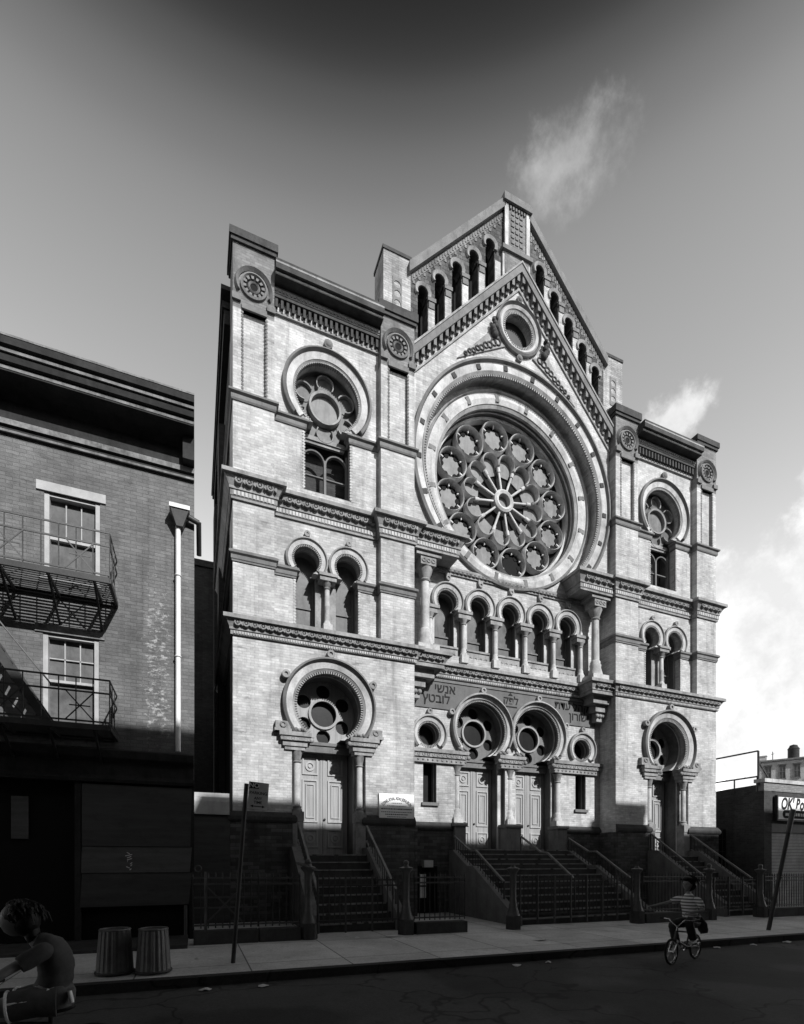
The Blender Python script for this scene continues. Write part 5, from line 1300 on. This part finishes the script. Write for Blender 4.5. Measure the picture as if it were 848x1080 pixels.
def person(label, loc, yaw, J, E, root, headc, headf, headr, clothes, hair, T):
    o = thing('person', label, 'person', loc)
    mb = MB(); vs, fs = skin_mesh(J, E, root); mb.add(vs, fs, True); head(mb, headc, headf, headr)
    mb.xf(lambda v: T(v)).build('body', M['skin'], o)
    for name, cl, mat in clothes:
        if isinstance(cl, MB): cl.xf(lambda v: T(v)).build(name, mat, o); continue
        CJ, CE, cr = cl; vs, fs = skin_mesh(CJ, CE, cr); MB().add(vs, fs, True).xf(lambda v: T(v)).build(name, mat, o)
    hb = MB()
    for c, r, sc in hair: hb.ball(c, r, 16, 12, sc)
    c0, r0, sc0 = hair[0]; F_ = Vector(headf).normalized()
    for k in range(170):   # loose locks falling over the scalp
        a = random.uniform(0, 2 * pi); e_ = random.uniform(.1, 1.45)
        d0 = Vector((cos(a) * cos(e_), sin(a) * cos(e_), sin(e_)))
        if d0.dot(F_) > .45 and e_ < .8: continue
        p0 = Vector(c0) + d0 * r0 * 1.0; ln = random.uniform(.5, 1.25) * r0
        out_ = Vector((d0.x, d0.y, 0)).normalized()
        p1 = p0 + (out_ * .55 - F_ * .25 + Vector((random.uniform(-.3, .3), random.uniform(-.3, .3), -.35))) * ln * .5
        p2 = p1 + (out_ * .12 - F_ * .2 + Vector((random.uniform(-.25, .25), random.uniform(-.25, .25), -.9))) * ln * .6
        hb.tube(p0, p1, .009, 4, .008).tube(p1, p2, .008, 4, .002)
    hb.xf(lambda v: T(v)).build('hair', M['hair'], o)
    # eyes
    f = Vector(headf).normalized(); sd = f.cross(Vector((0, 0, 1))).normalized(); e = MB()
    for q in (-1, 1): e.ball(tuple(Vector(headc) + f * headr * .84 + sd * headr * .25 * q + Vector((0, 0, headr * .08))), headr * .09, 8, 6)
    e.xf(lambda v: T(v)).build('eyes', M['letter'], o)
    return o
# child riding no-hands
bl = (-1.84, -7.43, gz(-1.84) - .13); yaw = radians(195)
bo, T = bicycle('small dark bicycle with pale rims ridden by the child with outstretched arm', bl, yaw)
J = {'pel': ((-.22, 0, .72), (.095, .08)), 'sp': ((-.2, 0, .88), (.09, .07)), 'ch': ((-.17, 0, 1.04), (.1, .07)), 'up': ((-.16, 0, 1.14), (.075, .055)), 'nk': ((-.15, 0, 1.22), .045), 'nk2': ((-.14, 0, 1.28), .045),
     'rs': ((-.16, -.145, 1.13), .042), 're': ((-.02, -.33, 1.04), .036), 'rw': ((.12, -.5, .985), .026),
     'ls': ((-.16, .145, 1.13), .042), 'le': ((-.16, .25, .93), .036), 'lw': ((.03, .12, .9), .026),
     'rh': ((-.2, -.09, .7), .085), 'rk': ((.16, -.13, .66), .06), 'ra': ((.05, -.12, .28), .04), 'rt': ((.17, -.125, .235), .035),
     'lh': ((-.2, .09, .7), .085), 'lk': ((.15, .14, .74), .06), 'la': ((-.08, .12, .4), .04), 'lt': ((.05, .125, .365), .035)}
E = [('pel', 'sp'), ('sp', 'ch'), ('ch', 'up'), ('up', 'nk'), ('nk', 'nk2'), ('up', 'rs'), ('rs', 're'), ('re', 'rw'), ('up', 'ls'), ('ls', 'le'), ('le', 'lw'),
     ('pel', 'rh'), ('rh', 'rk'), ('rk', 'ra'), ('ra', 'rt'), ('pel', 'lh'), ('lh', 'lk'), ('lk', 'la'), ('la', 'lt')]
shirt = join(loft([((-.215, 0, .76), .13, .115), ((-.205, 0, .86), .128, .108), ((-.18, 0, .98), .138, .108), ((-.165, 0, 1.09), .15, .098), ((-.158, 0, 1.17), .105, .075), ((-.15, 0, 1.215), .062, .056), ((-.146, 0, 1.235), .052, .05)], folds=.007),
    loft([((-.16, -.1, 1.125), .062, .062), ((-.15, -.165, 1.115), .064, .062), ((-.1, -.24, 1.085), .06, .056), ((-.075, -.272, 1.07), .058, .054)], side=(0, 0, 1), folds=.005),
    loft([((-.16, .1, 1.125), .062, .062), ((-.16, .165, 1.1), .064, .062), ((-.16, .205, 1.03), .06, .056), ((-.16, .215, .99), .058, .054)], side=(1, 0, 0), folds=.005))
pants = join(loft([((-.21, 0, .83), .122, .105), ((-.22, 0, .75), .142, .125), ((-.225, 0, .66), .135, .12)], folds=.006),
    loft([((-.24, -.075, .7), .095, .1), ((-.05, -.11, .69), .092, .092), ((.13, -.13, .672), .08, .078), ((.165, -.13, .62), .075, .072), ((.11, -.126, .46), .07, .072), ((.06, -.12, .33), .068, .075)], folds=.008),
    loft([((-.24, .075, .7), .095, .1), ((-.05, .11, .72), .092, .092), ((.12, .138, .752), .08, .078), ((.145, .14, .7), .075, .072), ((.04, .13, .55), .07, .072), ((-.05, .122, .44), .068, .075)], folds=.008))
shoes = [loft([((.01, -.122, .29), .04, .045), ((.03, -.122, .25), .045, .05), ((.1, -.122, .235), .045, .035), ((.19, -.125, .225), .035, .025)], folds=.001),
    loft([((-.1, .122, .42), .04, .045), ((-.08, .122, .385), .045, .05), ((-.01, .122, .365), .045, .035), ((.08, .125, .355), .035, .025)], folds=.001)]
hand(J, E, J['rw'][0], (.55, -.8, -.1), 1, 'rw', .3, .85); hand(J, E, J['lw'][0], (.6, -.75, -.05), -1, 'lw', .9, .85)
jk = join(loft([((-.3, .05, .82), .07, .05), ((-.35, .1, .73), .085, .05), ((-.37, .15, .61), .095, .04), ((-.36, .18, .5), .06, .02)], folds=.014), loft([((-.34, -.06, .8), .03, .03), ((-.26, .13, .8), .032, .03), ((-.12, .13, .795), .026, .026), ((-.08, .02, .79), .03, .03)], side=(0, 0, 1), folds=.006))
kid = person('child in a striped jersey riding no-hands with one arm stretched out', bl, yaw, J, E, 'pel', (-.12, 0, 1.4), (1, -.15, 0), .105,
             [('jersey', shirt, M['stripe']), ('trousers', pants, M['denim']), ('shoe', shoes[0], M['signgrey']), ('shoe', shoes[1], M['signgrey']), ('tied_jacket', jk, M['jacket'])],
             [((-.16, 0, 1.455), .115, (1.02, .98, .9)), ((-.19, 0, 1.38), .11, (.75, 1.1, 1.0)), ((-.1, 0, 1.5), .085, (1.1, 1, .6))], T)
# girl riding off to the left at the frame edge
gl_ = (-11.27, -9.58, gz(-11) - .15); yaw = radians(180)
bo, T = bicycle('bicycle carrying the girl in shorts out of the picture at bottom left', gl_, yaw, .25, .95, .66, 1.07)
J = {'pel': ((-.2, 0, .73), (.1, .09)), 'sp': ((-.215, 0, .86), (.085, .075)), 'ch': ((-.21, 0, .97), (.09, .075)), 'up': ((-.175, 0, 1.05), (.07, .055)), 'nk': ((-.1, 0, 1.11), .045), 'nk2': ((-.045, 0, 1.165), .043),
     'rs': ((-.165, -.13, 1.04), .04), 're': ((.02, -.24, .94), .034), 'rw': ((.16, -.3, .835), .026),
     'ls': ((-.165, .13, 1.04), .04), 'le': ((.02, .24, .93), .034), 'lw': ((.16, .3, .835), .026),
     'rh': ((-.17, -.09, .71), .085), 'rk': ((.22, -.13, .62), .06), 'ra': ((.1, -.12, .28), .04), 'rt': ((.22, -.125, .24), .033),
     'lh': ((-.17, .09, .71), .085), 'lk': ((.22, .14, .67), .06), 'la': ((.02, .12, .37), .04), 'lt': ((.14, .125, .335), .033)}
hand(J, E2 := [e for e in E if not (e[0].startswith(('rwp', 'lwp', 'rwf', 'lwf', 'rwt', 'lwt')) or e[1].startswith(('rwp', 'lwp', 'rwf', 'lwf', 'rwt', 'lwt')))], J['rw'][0], (.9, -.2, -.15), 1, 'rw', 1.2, .95)
hand(J, E2, J['lw'][0], (.9, .2, -.15), -1, 'lw', 1.2, .95)
top = join(loft([((-.205, 0, .745), .14, .125), ((-.205, 0, .79), .128, .112), ((-.22, 0, .87), .125, .105), ((-.215, 0, .96), .132, .106), ((-.19, 0, 1.035), .14, .095), ((-.135, 0, 1.09), .085, .07), ((-.11, 0, 1.105), .06, .055)], folds=.009, seed=3),
    loft([((-.18, -.08, 1.035), .06, .06), ((-.165, -.14, 1.035), .062, .06), ((-.09, -.185, .995), .057, .054), ((-.06, -.2, .98), .054, .052)], side=(0, 0, 1), folds=.005),
    loft([((-.18, .08, 1.035), .06, .06), ((-.165, .14, 1.035), .062, .06), ((-.09, .185, .99), .057, .054), ((-.06, .2, .975), .054, .052)], side=(0, 0, 1), folds=.005))
sho = join(loft([((-.205, 0, .8), .122, .108), ((-.205, 0, .73), .142, .13), ((-.21, 0, .64), .13, .12)], folds=.006, seed=5),
    loft([((-.24, -.08, .7), .1, .105), ((-.1, -.1, .69), .1, .1), ((.02, -.112, .665), .1, .098)], folds=.007), loft([((-.24, .08, .7), .1, .105), ((-.1, .1, .7), .1, .1), ((.02, .115, .69), .1, .098)], folds=.007))
def hem(c, d, r):
    d = Vector(d).normalized(); u = d.orthogonal().normalized(); w_ = d.cross(u); c = Vector(c)
    return [tuple(c + u * r * cos(2 * pi * k / 24) + w_ * r * sin(2 * pi * k / 24)) for k in range(25)]
trim = MB().poly(hem((.02, -.112, .665), (1, -.1, -.2), .101), .009, 6).poly(hem((.02, .115, .69), (1, .1, -.1), .101), .009, 6).poly([(-.205, .128, .79), (-.17, .158, .74), (-.09, .19, .73), (.015, .205, .725)], .008, 6)
tagm = join(loft([((-.32, .1, .76), .02, .012), ((-.325, .105, .73), .022, .014), ((-.335, .11, .68), .018, .012)], folds=.003))
person('girl in shorts with white trim leaning forward on a bicycle at bottom left', gl_, yaw, J, E2, 'pel', (.015, 0, 1.25), (1, 0, -.0), .095,
       [('top', top, M['shirt']), ('shorts', sho, M['shorts']), ('shorts_trim', trim, M['white']), ('belt_tag', tagm, M['white'])],
       [((-.015, 0, 1.285), .102, (1.05, .86, .92)), ((-.05, 0, 1.235), .095, (.85, .9, 1.1)), ((-.085, 0, 1.15), .06, (.7, 1.0, 1.3))], T)

# ------------------------------------------------------------------ litter
scr = [(-3.33, -5.21, 0, .22, 'torn white paper lying mid-sidewalk before the central gate'), (.11, -6.62, -.13, .13, 'white scrap in the gutter left of the child cyclist'), (2.43, -6.62, -.13, .16, 'white scrap in the gutter right of the bicycle, farther one'), (1.3, -6.6, -.13, .13, 'white scrap in the gutter right of the bicycle, nearer one'),
       (-5.0, -6.75, -.13, .12, 'small white scrap in the gutter before the central stoop'), (-9.2, -6.75, -.13, .12, 'white scrap in the gutter just right of the parking sign pole'), (-9.95, -6.7, -.13, .12, 'white scrap in the gutter just left of the parking sign pole'), (-10.04, -5.07, 0, .07, 'tiny white scrap on the sidewalk near the rubbish cans'),
       (-6.1, -3.75, 0, .2, 'flat white paper at the foot of the first stoop gate'), (-4.3, -6.7, -.13, .09, 'small pale scrap in the gutter below the central gate'), (-6.9, -3.72, 0, .09, 'small pale scrap under the first stoop gate')]
for x, y, off, s, lab in scr:
    mb = MB(); n = 9; g = gz(x) + off + .006; a0 = random.uniform(0, 6)
    ring_ = [(x + s * random.uniform(.35, .6) * cos(a0 + 2 * pi * i / n) * 1.3, y + s * random.uniform(.35, .6) * sin(a0 + 2 * pi * i / n), g + random.uniform(0, .05 * s * 4)) for i in range(n)]
    mb.add(ring_ + [(x, y, g + .03)], [(i, (i + 1) % n, n) for i in range(n)])
    mb.add([(p[0], p[1], p[2] + .004) for p in ring_] + [(x, y, g + .036)], [(i, (i + 1) % n, n) for i in range(n)])
    tag(mb.build('paper_scrap', M['paper']), lab, 'litter', 'litter in the street')

# ------------------------------------------------------------------ light, sky, camera
SUN.normalize()
ld = bpy.data.lights.new('sun', 'SUN'); ld.energy = 5.0; ld.angle = radians(.5); ld.color = (1, 1, 1)
lo = bpy.data.objects.new('sun', ld); COL.objects.link(lo); lo.rotation_euler = SUN.to_track_quat('Z', 'Y').to_euler(); lo.location = (20, -60, 40)
w = bpy.data.worlds.new('World'); scene.world = w; w.use_nodes = True; nt = w.node_tree
for n in list(nt.nodes): nt.nodes.remove(n)
sky = N(nt, 'ShaderNodeTexSky'); sky.sky_type = 'NISHITA'; sky.sun_disc = False
sky.sun_elevation = asin(SUN.z); sky.sun_rotation = atan2(SUN.x, SUN.y); sky.air_density = 1; sky.dust_density = .6; sky.ozone_density = 1
sp = N(nt, 'ShaderNodeSeparateColor'); L(nt, sky.outputs[0], sp.inputs[0])      # panchromatic film behind a red filter
geo = N(nt, 'ShaderNodeNewGeometry'); dirv = N(nt, 'ShaderNodeVectorMath', operation='SCALE'); dirv.inputs['Scale'].default_value = -1
tcw = N(nt, 'ShaderNodeTexCoord'); D = tcw.outputs['Generated']
sxyz = N(nt, 'ShaderNodeSeparateXYZ'); L(nt, D, sxyz.inputs[0])
zen = N(nt, 'ShaderNodeFloatCurve'); L(nt, sxyz.outputs[2], zen.inputs['Value'])
cv = zen.mapping.curves[0]
for p, (x, y) in zip(cv.points, ((0, .95), (1, .06))): p.location = (x, y)
for x, y in ((.35, .8), (.62, .62), (.74, .52), (.80, .33), (.83, .17), (.86, .05), (.9, .02)): cv.points.new(x, y)
zen.mapping.update()
hz = N(nt, 'ShaderNodeVectorMath', operation='DOT_PRODUCT'); L(nt, D, hz.inputs[0]); hz.inputs[1].default_value = (.378, .926, 0)   # sky gain fades behind the camera, added to weaken fill on the facade
az_ = N(nt, 'ShaderNodeMapRange', interpolation_type='SMOOTHSTEP'); L(nt, hz.outputs['Value'], az_.inputs['Value'])
for k_, v_ in (('From Min', -.1), ('From Max', .5), ('To Min', .32), ('To Max', 1)): az_.inputs[k_].default_value = v_
base = mul(nt, mul(nt, sp.outputs[0], zen.outputs[0]), az_.outputs['Result'])
SKYG = N(nt, 'ShaderNodeMath', operation='MULTIPLY'); L(nt, base, SKYG.inputs[0]); SKYG.inputs[1].default_value = 7.2
def blob(d, wa, wb, scale, lo_, hi_, det=12, tilt=0.):
    dv = Vector(d).normalized(); r_ = dv.cross(Vector((0, 0, 1))).normalized(); t_ = r_.cross(dv)
    r2 = (r_ * cos(tilt) + t_ * sin(tilt)) / wa; t2 = (t_ * cos(tilt) - r_ * sin(tilt)) / wb
    ls = []
    for ax_ in (r2, t2):
        dt = N(nt, 'ShaderNodeVectorMath', operation='DOT_PRODUCT'); L(nt, D, dt.inputs[0]); dt.inputs[1].default_value = ax_; ls.append(dt.outputs['Value'])
    c_ = N(nt, 'ShaderNodeCombineXYZ'); L(nt, ls[0], c_.inputs[0]); L(nt, ls[1], c_.inputs[1])
    ln = N(nt, 'ShaderNodeVectorMath', operation='LENGTH'); L(nt, c_.outputs[0], ln.inputs[0])
    fr = N(nt, 'ShaderNodeVectorMath', operation='DOT_PRODUCT'); L(nt, D, fr.inputs[0]); fr.inputs[1].default_value = dv
    m = mul(nt, ramp(nt, ln.outputs['Value'], .15, 1.25, 1, 0), ramp(nt, fr.outputs['Value'], .3, .5, 0, 1))
    nz = noise(nt, D, scale, det, .64)
    ad = N(nt, 'ShaderNodeMath', operation='MULTIPLY_ADD'); L(nt, m, ad.inputs[0]); ad.inputs[1].default_value = .55; L(nt, nz, ad.inputs[2])
    r = N(nt, 'ShaderNodeMapRange', interpolation_type='SMOOTHSTEP'); r.inputs['From Min'].default_value = lo_; r.inputs['From Max'].default_value = hi_; L(nt, ad.outputs[0], r.inputs['Value'])
    return mul(nt, r.outputs['Result'], ramp(nt, m, 0, .25, 0, 1))
clouds = [(blob((.392, .462, .796), .078, .048, 19, .64, 1.12, tilt=.1), .40), (blob((.608, .511, .607), .066, .036, 22, .62, .98, tilt=.3), .66), (blob((.86, .44, .25), .26, .30, 7, .66, .84), .86)]
acc = SKYG.outputs[0]
CLG = 1.0
for fac, val in clouds:
    mx = N(nt, 'ShaderNodeMix', data_type='FLOAT'); L(nt, fac, mx.inputs[0]); L(nt, acc, mx.inputs[2]); cvn = noise(nt, D, 9, 10, .65); cvr = ramp(nt, cvn, .35, .62, val * .84 / .1, val * 1.15 / .1); L(nt, cvr, mx.inputs[3])
    acc = mx.outputs[0]
cc = N(nt, 'ShaderNodeCombineColor'); [L(nt, acc, cc.inputs[i]) for i in range(3)]
bg = N(nt, 'ShaderNodeBackground'); L(nt, cc.outputs[0], bg.inputs['Color']); bg.inputs['Strength'].default_value = .1
ow = N(nt, 'ShaderNodeOutputWorld'); L(nt, bg.outputs[0], ow.inputs['Surface'])

F = 537.
cam = bpy.data.cameras.new('camera'); co_ = bpy.data.objects.new('camera', cam); COL.objects.link(co_)
cam.sensor_width = 36; cam.sensor_fit = 'AUTO'; cam.lens = F / 1080 * 36; cam.shift_y = (907 - 540) / 1080; cam.shift_x = 0
cam.clip_start = .1; cam.clip_end = 1500
co_.location = (-10.0863, -14.0484, 1.65); co_.rotation_euler = (radians(90), 0, radians(-22.2))
scene.camera = co_
scene.view_settings.view_transform = 'Standard'; scene.view_settings.look = 'None'; scene.view_settings.gamma = 1; scene.view_settings.exposure = .25
scene.view_settings.use_curve_mapping = False
